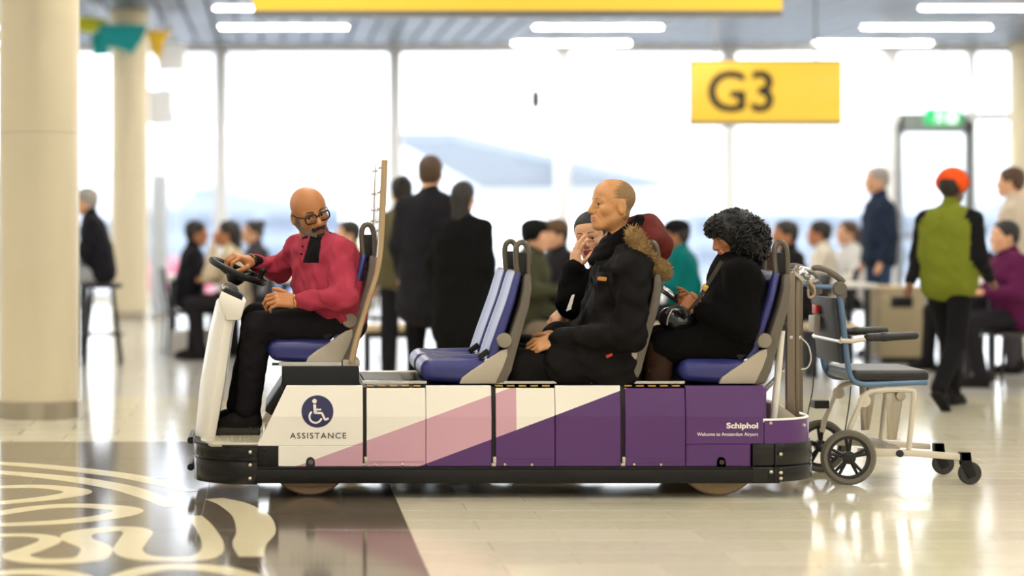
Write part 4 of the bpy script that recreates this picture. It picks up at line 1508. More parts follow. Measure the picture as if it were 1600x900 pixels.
for y in (WN - 0.03, WF + 0.03):
    c_ = np.array([wp(1323, 0)[0], y, 0.1375])
    R = 0.1375
    prof = [(R - 0.03, -0.014), (R - 0.012, -0.019), (R, -0.008), (R, 0.008), (R - 0.012, 0.019), (R - 0.03, 0.014)]
    w_ = B().lathe(c_, (0, 1, 0), prof + [prof[0]], 48)
    w_.F = [q for q in w_.F if len(q) == 4]; w_.M = [0] * len(w_.F)
    wheel = w_.build('main_wheel', M_TYREGREY, wc)
    rm = B().lathe(c_, (0, 1, 0), [(R - 0.045, -0.012), (R - 0.028, -0.014), (R - 0.028, 0.014), (R - 0.045, 0.012), (R - 0.045, -0.012)], 40)
    rm.F = [q for q in rm.F if len(q) == 4]; rm.M = [0] * len(rm.F)
    rm.build('rim', M_BLACK, wheel)
    spk = B()
    for k in range(5):
        a_ = math.radians(18 + 72 * k)
        for da in (-0.14, 0.14):
            p1 = c_ + np.array([math.cos(a_) * 0.02, 0, math.sin(a_) * 0.02]); p2 = c_ + np.array([math.cos(a_ + da) * (R - 0.038), 0, math.sin(a_ + da) * (R - 0.038)])
            spk.tube([p1, p2], [0.011, 0.007], 6)
    spk.build('spoke', M_BLACK, wheel)
    B().lathe(c_, (0, 1, 0), [(0.02, -0.028), (0.032, -0.022), (0.032, 0.022), (0.02, 0.028)], 20).build('hub', M_BLACK, wheel)
ax_ = B().tube([(wp(1323, 0)[0], WN, 0.1375), (wp(1323, 0)[0], WF, 0.1375)], 0.012, 10).build('axle', M_STEEL, wc)
for y in (WN - 0.0, WF - 0.06):
    c_ = np.array([wp(1515, 0)[0], y, 0.057])
    f_ = B().prism([tuple(wp(px, py)[[0, 2]]) for px, py in ((1499, 706), (1515, 706), (1517, 724), (1524, 742), (1512, 748), (1501, 726))], y - 0.022, y - 0.016)
    f_.prism([tuple(wp(px, py)[[0, 2]]) for px, py in ((1499, 706), (1515, 706), (1517, 724), (1524, 742), (1512, 748), (1501, 726))], y + 0.016, y + 0.022)
    f_.box(wp(1499, 0)[0], wp(1515, 0)[0], y - 0.022, y + 0.022, wp(0, 720)[2], wp(0, 706)[2])
    fk = f_.build('caster_fork', M_DKPLASTIC, wc, bevel=0.003)
    B().lathe(c_, (0, 1, 0), [(0.015, -0.014), (0.04, -0.012), (0.05, -0.014), (0.057, -0.008), (0.057, 0.008), (0.05, 0.014), (0.04, 0.012), (0.015, 0.014)], 28).build('caster_wheel', mat('caster_rubber', (46, 44, 42), 0.6), fk)
# ================================================================== people
def skin_mat(name, rgb, var=0.12):
    return mat(name, rgb, 0.48, var=var, vscale=30, bump=0.05, bscale=160, spec=0.4)


def cloth(name, rgb, rough=0.85, var=0.12, bump=0.25, bscale=55, sheen=0.0):
    return mat(name, rgb, rough, var=var, vscale=9, bump=bump, bscale=bscale, spec=0.12, sheen=sheen)


def frame(fwd, up):
    x = unit(fwd); y = unit(np.cross(up, x)); z = np.cross(x, y)
    return np.stack([x, y, z], 1)          # columns: forward, left, up


def wrinkle(amp, freq, dirs, seed=0):
    r = np.random.default_rng(seed)
    ph = r.uniform(0, 6.28, (len(dirs), 3))
    def fn(X, Y, Z):
        out = 0
        for i, (a, b, c, f) in enumerate(dirs):
            out = out + np.sin((a * X + b * Y + c * Z) * f * freq + ph[i, 0] + 1.7 * np.sin((b * X + c * Y + a * Z) * f * freq * 0.6 + ph[i, 1]))
        return amp * out / len(dirs)
    return fn


WR = [(1, 0.3, 0.8, 1.0), (-0.7, 0.5, 1.0, 1.5), (0.4, -0.9, 0.6, 0.8), (0.2, 0.8, -1.0, 2.1)]


def head_mesh(res, pos, R, scale=1.0, female=False, regions=None, chin=1.0, nose=1.0, lipw=0.023):
    """head in its own frame (x forward, y left, z up), then placed; regions(localpos) -> material index"""
    s = SDF(res)
    s.ell((-0.014, 0, 0.042), (0.098, 0.079, 0.084), k=0.03)
    s.ell((0.026, 0, 0.042), (0.064, 0.068, 0.074), k=0.03)
    s.ell((0.026, 0, -0.038), (0.060, 0.058 if not female else 0.055, 0.072), k=0.03)
    for y in (-1, 1):
        s.rc((-0.025, y * 0.052, -0.040), (0.062, y * 0.020, -0.092 * chin), 0.022, 0.018, k=0.03)
        s.ell((0.058, y * 0.043, -0.018), (0.026, 0.022, 0.022), k=0.025)
        s.rc((0.083, y * 0.016, 0.026), (0.070, y * 0.048, 0.024), 0.011, 0.009, k=0.014)
    s.ell((0.076, 0, -0.092 * chin), (0.022, 0.024, 0.022), k=0.025)
    s.ell((0.074, 0, -0.055), (0.026, 0.032, 0.028), k=0.022)
    for y in (-1, 1):
        s.ell((0.099, y * 0.031, 0.006), (0.020, 0.018, 0.013), k=0.012, op=-1)
    s.rc((0.088, 0, 0.020), (0.112 * nose, 0, -0.024), 0.0095, 0.0125, k=0.014)
    s.ell((0.108 * nose, 0, -0.028), (0.012, 0.011, 0.011), k=0.012)
    for y in (-1, 1):
        s.ell((0.098, y * 0.013, -0.032), (0.012, 0.008, 0.009), k=0.008)
        # lids
        s.rc((0.0835, y * 0.021, 0.0145), (0.0795, y * 0.043, 0.0135), 0.0062, 0.0055, k=0.005)
        s.rc((0.0835, y * 0.022, -0.0055), (0.079, y * 0.042, -0.0045), 0.0052, 0.005, k=0.005)
    s.rc((0.0945, 0.014, -0.057), (0.0945, -0.014, -0.057), 0.0072, 0.0072, k=0.01)
    s.rc((0.0915, 0.012, -0.069), (0.0915, -0.012, -0.069), 0.0085, 0.0085, k=0.01)
    s.rc((0.105, 0.022, -0.0628), (0.105, -0.022, -0.0628), 0.0032, 0.0032, k=0.004, op=-1)
    for y in (-1, 1):
        Re = frame((0.93, -y * 0.36, 0), (-0.18, 0, 1))
        s.ell((-0.012, y * 0.080, -0.004), (0.021, 0.0075, 0.033), Re, k=0.008)
        s.ell((-0.014, y * 0.076, -0.022), (0.013, 0.008, 0.016), Re, k=0.008)
        s.ell((-0.009, y * 0.087, 0.002), (0.012, 0.006, 0.020), Re, k=0.004, op=-1)
        s.rc((0.096, y * 0.021, -0.036), (0.078, y * 0.034, -0.066), 0.0026, 0.002, k=0.008, op=-1)
        s.rc((0.086, y * 0.022, -0.013), (0.078, y * 0.040, -0.016), 0.003, 0.003, k=0.006, op=-1)
    # neck
    s.rc((-0.028, 0, -0.045), (-0.045, 0, -0.15), 0.054 if not female else 0.046, 0.056 if not female else 0.047, k=0.03)
    V, Fc, mi = s.mesh()
    cen = V[Fc].mean(1)
    if regions is not None:
        mi = regions(cen)
    else:
        mi = np.zeros(len(Fc), int)
    lips = (cen[:, 0] > 0.086) & (np.abs(cen[:, 1]) < lipw) & (cen[:, 2] < -0.052) & (cen[:, 2] > -0.077)
    mi = np.where(lips & (mi == 0), 1, mi)
    return (R @ (V * scale).T).T + pos, Fc, mi


def eyes(parent, pos, R, scale, mats, gaze=(1, 0, 0)):
    for y in (-1, 1):
        b = B()
        c = np.array([0.0755, y * 0.0315, 0.0045])
        g = unit(gaze)
        b.m = 0; b.ball((0, 0, 0), 0.0118, 16, 10)
        b.m = 1; b.ball(g * 0.0066, 0.0070, 12, 8)
        V = (R @ ((np.array(b.V) + c) * scale).T).T + pos
        mesh_obj('eye', V, b.F, mats, parent, smooth=180, midx=b.M)
        pts = [(0.0865, y * 0.020, 0.0085), (0.0900, y * 0.028, 0.0125), (0.0885, y * 0.036, 0.0120), (0.0815, y * 0.045, 0.0070)]
        B().tube([R @ (np.array(p) * scale) + pos for p in smooth_path(pts, 3)], 0.0014 * scale, 5).build('eyelash', M_LASH, parent)


def brows(parent, pos, R, scale, m, th=0.0035, lift=0.0):
    for y in (-1, 1):
        pts = [(0.0955, y * 0.013, 0.030 + lift), (0.0935, y * 0.026, 0.0345 + lift), (0.084, y * 0.042, 0.034 + lift), (0.073, y * 0.053, 0.029 + lift)]
        pts = [R @ (np.array(p) * scale) + pos for p in smooth_path(pts, 4)]
        n = len(pts)
        B().tube(pts, [th * (1.0 - 0.6 * i / n) * scale for i in range(n)], 6).build('eyebrow', m, parent)


def hand_mesh(res, wrist, fdir, back, left=False, curl=(25, 30, 20), spread=4, scale=1.0, thumb=(0.55, 0.75, -0.30), per=None, tcurl=18):
    """palm and five fingers; fdir = pointing direction, back = normal of the back of the hand"""
    X = unit(fdir); Z = unit(np.asarray(back, float) - X * np.dot(back, X)); Y = np.cross(Z, X)
    sgn = 1 if not left else -1          # thumb on +y for the right hand (palm down), -y for the left
    s = SDF(res)
    s.rc((-0.05, 0, 0), (0.01, 0, 0), 0.024, 0.023, k=0.02)
    s.bx((0.047, 0, 0), (0.045, 0.038, 0.0135), 0.013, k=0.018)
    s.ell((0.03, 0.026, -0.010), (0.032, 0.016, 0.015), k=0.015)
    bases = [(0.088, 0.030, 0), (0.094, 0.0095, 0.001), (0.090, -0.0105, 0), (0.082, -0.0285, -0.002)]
    lens = [(0.042, 0.025, 0.020), (0.046, 0.029, 0.021), (0.042, 0.027, 0.020), (0.033, 0.020, 0.018)]
    for i, (bq, ln) in enumerate(zip(bases, lens)):
        cu = per[i] if per else curl
        yaw = math.radians(spread * (1.5 - i))
        p = np.array(bq, float); ang = 0
        r0 = 0.0095 if i < 3 else 0.0082
        s.rc((0.045, bq[1] * 0.7, 0), p, 0.012, r0 + 0.001, k=0.006)
        for j in range(3):
            ang += math.radians(cu[j])
            d = np.array([math.cos(ang) * math.cos(yaw), math.cos(ang) * math.sin(yaw), -math.sin(ang)])
            q_ = p + d * ln[j]
            s.rc(p, q_, r0 - 0.0008 * j, r0 - 0.0008 * (j + 1), k=0.004)
            p = q_
    p = np.array([0.018, 0.030, -0.006]); d = unit(thumb)
    for j, (ln, r0, r1) in enumerate(((0.040, 0.0135, 0.0115), (0.032, 0.0112, 0.0100), (0.026, 0.0098, 0.0085))):
        q_ = p + d * ln
        s.rc(p, q_, r0, r1, k=0.006)
        p = q_
        a = math.radians(tcurl)
        d = unit(d * math.cos(a) + np.array([0.8, -0.6, -0.1]) * math.sin(a))
    V, Fc, mi = s.mesh()
    V = V * scale
    V[:, 1] *= sgn
    if sgn < 0: Fc = Fc[:, ::-1]
    out = V[:, :1] * X + V[:, 1:2] * Y + V[:, 2:3] * Z + np.asarray(wrist)
    return out, Fc, np.zeros(len(Fc), int)


def torso(s, pel, che, nb, lh, lc, wp_=0.085, wc_=0.085, rp=0.105, rc_=0.115, sh=None, rs=0.062, k=0.05, m=0, belly=0.0, fwd=None):
    mid = (pel + che) / 2
    if fwd is not None: mid = mid + unit(fwd) * belly
    for q in (-1, 0, 1):
        s.rc(pel + lh * wp_ * q, mid + (lh + lc) / 2 * (wp_ + wc_) / 2 * q, rp, (rp + rc_) / 2, k=k, m=m)
        s.rc(mid + (lh + lc) / 2 * (wp_ + wc_) / 2 * q, che + lc * wc_ * q, (rp + rc_) / 2, rc_, k=k, m=m)
    if sh is not None:
        for p in sh:
            s.rc(che + (nb - che) * 0.45, p, rc_ * 0.86, rs, k=k, m=m)
            s.rc(nb, p, 0.05, rs * 0.85, k=k, m=m)
    return s


def limb(s, pts, rs, k=0.025, m=0):
    return s.chain([np.asarray(p, float) for p in pts], rs, k, m)


def shoe_mesh(heel, toe, up=(0, 0, 1), w=0.045, h=0.06, res=0.007, boot=0.0, sole=0.02):
    heel = np.asarray(heel, float); toe = np.asarray(toe, float)
    X = unit(toe - heel); U = unit(np.asarray(up, float) - X * np.dot(up, X)); L = np.linalg.norm(toe - heel)
    s = SDF(res)
    a = heel + X * w * 0.8 + U * (sole + w * 0.62); b = heel + X * L * 0.55 + U * (sole + w * 0.6); c = toe - X * w * 0.9 + U * (sole + w * 0.35)
    s.rc(a, b, w * 0.82, w * 0.9, k=0.02).rc(b, c, w * 0.9, w * 0.72, k=0.02)
    s.rc(a, a + U * (h + boot) + X * 0.005, w * 0.85, w * 0.9, k=0.03)
    Yv = np.cross(U, X)
    R = np.stack([X, Yv, U], 1)
    s.bx(heel + X * L * 0.5 + U * sole / 2, (L * 0.5, w * 0.95, sole / 2 + 0.004), 0.012, R, k=0.006, m=1)
    return s.mesh()


M_EYEW = mat('eye_white', (204, 194, 182), 0.2)
M_LASH = mat('dark_lashes', (22, 16, 14), 0.7)
M_IRIS = mat('dark_iris', (30, 20, 14), 0.15)


def person_root(label, base, group=None):
    return thing('person', label, 'person', tuple(base), group)


def set_mesh(name, s_or_mesh, mats, parent, smooth=180):
    V, Fc, mi = s_or_mesh.mesh() if isinstance(s_or_mesh, SDF) else s_or_mesh
    return mesh_obj(name, V, Fc, mats, parent, smooth=smooth, midx=mi)


# ------------------------------------------------------------------ the driver
def driver():
    t = person_root('bald bearded driver in red sweater and glasses steering the cart, looking round', W(525, 560, 0.45))
    SK = skin_mat('driver_skin', (182, 122, 76)); LIP = mat('driver_lips', (132, 80, 64), 0.5)
    BEARD = mat('grey_beard', (128, 112, 94), 0.9, var=0.5, vscale=90, bump=0.5, bscale=200)
    DBEARD = mat('dark_moustache', (44, 34, 28), 0.9, var=0.4, vscale=90, bump=0.5, bscale=200)
    RED = cloth('raspberry_sweater', (164, 56, 74), bump=0.35, bscale=26, var=0.1)
    TRS = cloth('black_trousers', (25, 23, 26), bump=0.2)
    DK = cloth('black_undershirt', (18, 17, 19))
    pel = W(528, 498, 0.45); che = W(512, 420, 0.44); nb = W(496, 376, 0.44)
    lh = np.array([0.25, -0.97, 0]); lc = unit([0.62, -0.78, 0.05])      # towards his left (near) side
    shL = W(530, 396, 0.29); shR = W(468, 390, 0.60)
    elL = W(538, 466, 0.17); wrL = W(461, 471, 0.22)
    elR = W(434, 424, 0.76); wrR = W(392, 408, 0.60)
    hipL, hipR = W(522, 506, 0.36), W(520, 500, 0.55)
    knL, anL = W(402, 512, 0.34), W(388, 636, 0.40)
    knR, anR = W(404, 498, 0.58), W(372, 632, 0.60)
    fw = unit([-0.8, -0.55, 0])
    # body
    s = SDF(0.012)
    torso(s, pel, che, nb, lh, lc, 0.08, 0.08, 0.09, 0.1, (shL, shR), 0.05)
    for p in ((shL, elL, wrL), (shR, elR, wrR)): limb(s, p, [0.048, 0.04, 0.026])
    for p in ((hipL, knL, anL), (hipR, knR, anR)): limb(s, p, [0.075, 0.052, 0.035])
    hp = W(484, 334, 0.42)
    R = frame((0.36, -0.90, -0.20), (-0.26, -0.12, 0.97))
    s.rc(nb, hp + R @ np.array([-0.03, 0, -0.06]), 0.055, 0.052)
    def reg(c):
        x, y, z = c[:, 0], c[:, 1], c[:, 2]
        beard = (z < -0.040) & (x > -0.005) & (z > -0.135) & ~((x > 0.088) & (np.abs(y) < 0.017) & (z > -0.076) & (z < -0.054))
        beard &= (z < -0.052 + 0.0 * x) | (x < 0.055) | ((np.abs(y) < 0.034) & (z < -0.043))
        side = (x > -0.004) & (x < 0.03) & (z < -0.0) & (np.abs(y) > 0.05)
        mou = (x > 0.070) & (np.abs(y) < 0.033) & (z < -0.040 - 0.25 * np.abs(y)) & (z > -0.054 - 0.5 * np.abs(y))
        gor = (x > 0.07) & (np.abs(y) < 0.02) & (z < -0.078)
        m = np.zeros(len(c), int)
        m[beard | side] = 2
        m[mou | gor] = 3
        return m
    hm = head_mesh(0.0036, hp, R, 1.04, regions=reg, lipw=0.017)
    hl = hand_mesh(0.0032, wrL, unit(W(434, 468, 0.20) - wrL), (0.1, -0.75, 0.6), left=True, curl=(38, 45, 30), scale=1.05)
    hr = hand_mesh(0.0032, wrR, unit(W(352, 396, 0.50) - wrR), (0.15, -0.25, 1), left=False, curl=(42, 55, 35), scale=1.1, thumb=(0.7, 0.5, -0.5))
    bd = s.mesh()
    set_mesh('body', join([(bd[0], bd[1], np.zeros(len(bd[1]), int)), hm, hl, hr]), [SK, LIP, BEARD, DBEARD], t)
    eyes(t, hp, R, 1.04, [M_EYEW, M_IRIS], gaze=(0.9, -0.42, 0.0))
    brows(t, hp, R, 1.04, DBEARD, 0.0036)
    # sweater
    s = SDF(0.0075)
    torso(s, pel + np.array([0, 0, 0.01]), che, nb + np.array([0, 0, -0.01]), lh, lc, 0.085, 0.085, 0.122, 0.128, (shL, shR), 0.07, belly=0.035, fwd=fw)
    limb(s, (shL, elL, wrL + (elL - wrL) * 0.12), [0.072, 0.062, 0.042])
    limb(s, (shR, elR, wrR + (elR - wrR) * 0.12), [0.07, 0.058, 0.040])
    s.rc(nb, nb + R @ np.array([-0.01, 0, 0.02]), 0.066, 0.062)
    s.disp = wrinkle(0.012, 36, WR, 3)
    V, Fc, mi = s.mesh()
    c = V[Fc].mean(1)
    # dark open placket on the chest
    px = VX + (c[:, 0] - CAM_X) * F_PX / (CAM_D + c[:, 1]); py = VY - (c[:, 2] - CAM_H) * F_PX / (CAM_D + c[:, 1])
    u = (py - 366) / 44.0
    pan = (c[:, 1] < nb[1]) & (py > 366) & (py < 411) & (px > 486 - 13 * u) & (px < 503 - 5 * u)
    set_mesh('sweater', (V, Fc, pan.astype(int)), [RED, DK], t)
    s = SDF(0.006)
    c = nb + np.array([-0.002, -0.004, 0.022])
    ring = [c + 0.062 * (np.array([math.cos(a), 0, 0.18 * math.cos(a)]) + np.array([0, math.sin(a), 0])) for a in np.linspace(0, 2 * math.pi, 25)[:-1]]
    for i in range(24): s.rc(ring[i], ring[(i + 1) % 24], 0.011, 0.011, k=0.006)
    set_mesh('collar', s, DK, t)
    for i, (px, py) in enumerate(((473, 385), (471, 397))):
        B().ball(W(px, py, 0.30), 0.006, 10, 6).build('button', DK, t)
    # cuffs, bracelet, watch
    s = SDF(0.006); limb(s, (wrR + (elR - wrR) * 0.04, wrR + (elR - wrR) * 0.22), [0.037, 0.04]); set_mesh('cuff', s, DK, t)
    GOLD = mat('gold_watch', (206, 160, 80), 0.25, metal=0.9)
    d = unit(elL - wrL); u = unit(np.cross(d, [0, 0, 1])); w = np.cross(d, u)
    B().tube([wrL + d * 0.006 + 0.031 * (u * math.cos(a) + w * math.sin(a)) for a in np.linspace(0, 6.283, 25)[:-1]], 0.008, 8, closed=True).build('watch', GOLD, t)
    d = unit(elR - wrR); u = unit(np.cross(d, [0, 0, 1])); w = np.cross(d, u)
    BR = mat('beaded_bracelet', (120, 96, 60), 0.4, metal=0.5, var=0.5, vscale=120)
    b = B()
    for r_ in range(3):
        for a in np.linspace(0, 6.283, 19)[:-1]:
            b.ball(wrR + d * (-0.012 + 0.012 * r_) + 0.031 * (u * math.cos(a) + w * math.sin(a)), 0.006, 6, 5)
    o = b.build('bracelet', BR, t); o['kind'] = 'stuff'
    # trousers, belt, shoes
    s = SDF(0.008)
    s.rc(pel + lh * 0.08, pel - lh * 0.08, 0.125, 0.125, k=0.04)
    limb(s, (hipL, knL, anL), [0.098, 0.078, 0.06]); limb(s, (hipR, knR, anR), [0.098, 0.078, 0.058])
    s.disp = wrinkle(0.006, 34, WR, 5)
    set_mesh('trousers', s, TRS, t)
    s = SDF(0.008)
    s.rc(pel + np.array([0.02, -0.1, 0.05]), pel + np.array([0.06, -0.12, -0.02]), 0.04, 0.05)
    set_mesh('belt_pouch', s, cloth('black_pouch', (20, 19, 20), 0.6), t)
    SH = cloth('black_shoe', (24, 22, 20), 0.6); SO = mat('dark_sole', (46, 42, 36), 0.8)
    for an, hx, tx, y in ((anL, 407, 336, 0.41), (anR, 392, 326, 0.62)):
        a = W(hx, 0, y); b_ = W(tx, 0, y)
        set_mesh('shoe', shoe_mesh((a[0], y, DZ + 0.001), (b_[0], y, DZ + 0.001), w=0.05, boot=0.03, res=0.006, sole=0.028), [SH, SO], t)
    # glasses
    GL = mat('black_glasses', (14, 13, 13), 0.25)
    b = B()
    for y in (-1, 1):
        c = np.array([0.101, y * 0.034, 0.003])
        rim = []
        for a in np.linspace(0, 6.283, 29)[:-1]:
            ca, sa = math.cos(a), math.sin(a)
            e = 0.62
            dx = 0.028 * np.sign(ca) * abs(ca) ** e; dz = 0.0205 * np.sign(sa) * abs(sa) ** e
            rim.append(R @ ((c + np.array([-abs(c[1] + dx) * 0.14 + 0.004, dx, dz])) * 1.04) + hp)
        b.tube(rim, 0.0042, 6, closed=True)
        b.tube([R @ (np.array(p) * 1.04) + hp for p in ((0.090, y * 0.062, 0.012), (0.04, y * 0.080, 0.012), (-0.012, y * 0.084, 0.014), (-0.03, y * 0.081, -0.004))], 0.0032, 6)
    b.tube([R @ (np.array(p) * 1.04) + hp for p in ((0.105, 0.008, 0.010), (0.109, 0, 0.012), (0.105, -0.008, 0.010))], 0.003, 6)
    b.build('glasses', GL, t)
    return t


driver()


# ------------------------------------------------------------------ the man in the parka
def parka_man():
    t = person_root('balding man in black parka with fur trimmed red hood sitting on the cart', W(945, 590, 0.27))
    SK = skin_mat('parka_man_skin', (202, 146, 96)); LIP = mat('parka_man_lips', (178, 112, 92), 0.45)
    HAIR = mat('cropped_grey_hair', (142, 114, 78), 0.9, var=0.35, vscale=70, bump=0.5, bscale=220)
    THIN = mat('thinning_hair', (174, 132, 88), 0.8, var=0.25, vscale=80, bump=0.3, bscale=220)
    BLK = cloth('black_parka', (15, 13, 13), 0.7, bump=0.3, bscale=24)
    COL_ = cloth('black_knit_collar', (13, 12, 13), 0.95, bump=0.5, bscale=90)
    TRS = cloth('dark_trousers', (20, 18, 17), bump=0.2)
    pel = W(950, 582, 0.27); che = W(972, 450, 0.27); nb = W(968, 376, 0.27)
    lat = np.array([0.0, -1.0, 0])
    shL = W(988, 420, 0.06); shR = W(975, 418, 0.46)
    elL = W(985, 522, -0.01); wrL = W(868, 532, 0.13)
    elR = W(950, 520, 0.48); wrR = W(862, 522, 0.33)
    hipL, hipR = W(930, 580, 0.18), W(930, 578, 0.36)
    knL, anL = W(812, 572, 0.17), W(828, 680, 0.17)
    knR, anR = W(805, 562, 0.37), W(822, 675, 0.37)
    hp = W(957, 322, 0.27)
    R = frame((-0.95, -0.26, 0.03), (0.06, 0, 1))
    s = SDF(0.012)
    torso(s, pel, che, nb, lat, lat, 0.08, 0.08, 0.095, 0.1, (shL, shR), 0.05)
    for p in ((shL, elL, wrL), (shR, elR, wrR)): limb(s, p, [0.048, 0.04, 0.026])
    for p in ((hipL, knL, anL), (hipR, knR, anR)): limb(s, p, [0.075, 0.052, 0.035])
    s.rc(nb, hp + R @ np.array([-0.04, 0, -0.08]), 0.055, 0.052)
    def reg(c):
        x, y, z = c[:, 0], c[:, 1], c[:, 2]
        line = 0.016 + 0.05 * np.clip((z - 0.075) / 0.04, 0, 1) * -1.0
        line = line + 0.006 * np.sin(z * 400 + 3 * np.sin(y * 300)) + 0.004 * np.sin(z * 900)
        hair = (x < line) & (z > -0.06 - 0.4 * np.clip(x, -1, 0) * 0) & (z > 0.01 - 6 * np.clip(-0.012 - x, 0, 0.012)) & (x > -0.2)
        ear = (np.abs(y) > 0.073) & (z < 0.035) & (x > -0.035)
        hair &= ~ear
        low = (x < -0.03) & (z > -0.065) & (z <= 0.03)
        thin = (x < line + 0.014 + 0.004 * np.sin(z * 700 + y * 500)) & (z > 0.012) & ~ear
        m = np.zeros(len(c), int); m[thin] = 3; m[hair | (low & ~ear)] = 2
        return m
    hm = head_mesh(0.0036, hp, R, 1.03, regions=reg, nose=0.99)
    hl = hand_mesh(0.0032, wrL, (-0.95, 0.1, -0.25), (-0.2, -0.75, 0.65), left=True, curl=(30, 40, 25), scale=1.05)
    hr = hand_mesh(0.0032, wrR, (-0.9, -0.35, -0.2), (-0.2, 0.4, 0.9), left=False, curl=(30, 40, 25), scale=1.05)
    bd = s.mesh()
    set_mesh('body', join([(bd[0], bd[1], np.zeros(len(bd[1]), int)), hm, hl, hr]), [SK, LIP, HAIR, THIN], t)
    eyes(t, hp, R, 1.03, [M_EYEW, M_IRIS])
    brows(t, hp, R, 1.03, HAIR, 0.003)
    # parka
    s = SDF(0.008)
    torso(s, pel + np.array([0.0, 0, 0.0]), che, nb, lat, lat, 0.09, 0.095, 0.135, 0.15, (shL, shR), 0.085, belly=0.02, fwd=(-1, 0, 0))
    limb(s, (shL, elL, wrL + (elL - wrL) * 0.06), [0.092, 0.076, 0.052], k=0.016)
    limb(s, (shR, elR, wrR + (elR - wrR) * 0.06), [0.09, 0.078, 0.054], k=0.03)
    s.rc(W(955, 578, 0.15), W(878, 572, 0.15), 0.135, 0.115, k=0.04); s.rc(hipR, W(885, 570, 0.38), 0.12, 0.105, k=0.04)
    s.disp = wrinkle(0.015, 30, WR, 8)
    jk = set_mesh('parka', s, BLK, t)
    s = SDF(0.006)
    for i, (px, py, rx, ry) in enumerate(((962, 388, 0.105, 0.105), (967, 375, 0.096, 0.098), (973, 363, 0.083, 0.088))):
        c = W(px, py, 0.27)
        ring = [c + np.array([rx * math.cos(a), ry * math.sin(a), 0.060 * math.cos(a)]) for a in np.linspace(0, 6.283, 25)[:-1]]
        for k_ in range(24): s.rc(ring[k_], ring[(k_ + 1) % 24], 0.024, 0.024, k=0.02)
    s.disp = wrinkle(0.003, 60, WR, 9)
    set_mesh('collar', s, COL_, t)
    # hood hanging down the back
    HD = cloth('dark_red_hood', (98, 40, 36), 0.75, bump=0.25)
    s = SDF(0.007)
    limb(s, (W(985, 358, 0.27), W(1008, 362, 0.27), W(1026, 385, 0.27), W(1024, 402, 0.27)), [0.055, 0.085, 0.075, 0.05], k=0.03)
    s.ell(W(1010, 372, 0.27), (0.085, 0.15, 0.075), k=0.03)
    s.disp = wrinkle(0.006, 34, WR, 11)
    set_mesh('hood', s, HD, t)
    # fur: many tapering tufts along the hood's edge
    FUR = mat('tan_fur', (150, 120, 74), 0.9, var=0.5, vscale=40)
    path = smooth_path([W(988, 364, 0.10), W(996, 378, 0.075), W(1006, 396, 0.07), (W(1019, 412, 0.085)), W(1030, 420, 0.11), W(1034, 424, 0.2), W(1034, 424, 0.34), W(1026, 412, 0.45)], 8)
    r2 = np.random.default_rng(4)
    V, Fc = [], []
    def tuft(p, d, L, w):
        d = unit(d); u = unit(np.cross(d, r2.normal(size=3))); v_ = np.cross(d, u)
        o = len(V)
        bend = r2.normal(size=3) * 0.3
        for a in (0, 2.09, 4.19):
            V.append(p + w * (u * math.cos(a) + v_ * math.sin(a)))
        for a in (0, 2.09, 4.19):
            V.append(p + d * L * 0.6 + bend * L * 0.2 + 0.6 * w * (u * math.cos(a) + v_ * math.sin(a)))
        V.append(p + unit(d + bend) * L)
        for k_ in range(3):
            l = (k_ + 1) % 3
            Fc.append([o + k_, o + l, o + 3 + l, o + 3 + k_]); Fc.append([o + 3 + k_, o + 3 + l, o + 6])
    for i in range(4200):
        q = r2.uniform(0, len(path) - 1.001); k_ = int(q)
        p = path[k_] + (path[k_ + 1] - path[k_]) * (q - k_)
        d = unit(r2.normal(size=3)); d[1] -= 0.25
        d = unit(d)
        tuft(p + d * 0.026, d + np.array([0.25, 0, -0.35]), r2.uniform(0.022, 0.042), 0.0028)
    o = mesh_obj('fur_trim', V, Fc, FUR, t, smooth=180); o['kind'] = 'stuff'
    s = SDF(0.008); s.chain(path, [0.032] * len(path), k=0.01); set_mesh('fur_roll', s, FUR, t)
    # pocket flap, tag, reflective tab
    def patch(name, m, pts, depth):
        b = B().prism([tuple(W(px, py, 0.0)[[0, 2]]) for px, py in pts], depth, depth + 0.03)
        return b.build(name, m, t, bevel=0.003)
    patch('pocket_flap', BLK, ((935, 415), (968, 419), (967, 428), (934, 424)), -0.022)
    patch('leather_tag', mat('orange_leather', (186, 122, 52), 0.6), ((934, 432), (947, 433), (946, 439), (933, 438)), -0.028)
    patch('reflective_tab', mat('reflective_tape', (196, 192, 180), 0.3), ((899, 463), (903, 461), (897, 485), (890, 488)), 0.10)
    patch('red_zip_tag', M_RED, ((948, 556), (958, 552), (960, 556), (950, 561)), 0.03)
    s = SDF(0.008)
    s.rc(pel + lat * 0.09, pel - lat * 0.09, 0.12, 0.12, k=0.04)
    limb(s, (hipL, knL, anL), [0.098, 0.085, 0.06]); limb(s, (hipR, knR, anR), [0.098, 0.082, 0.06])
    s.disp = wrinkle(0.006, 34, WR, 15)
    set_mesh('trousers', s, TRS, t)
    SH = cloth('black_shoe', (24, 22, 20), 0.6)
    for an in (anL, anR):
        set_mesh('shoe', shoe_mesh((an[0] + 0.07, an[1], 0.262), (an[0] - 0.19, an[1], 0.262), w=0.045, res=0.01), [SH, SH], t)


parka_man()


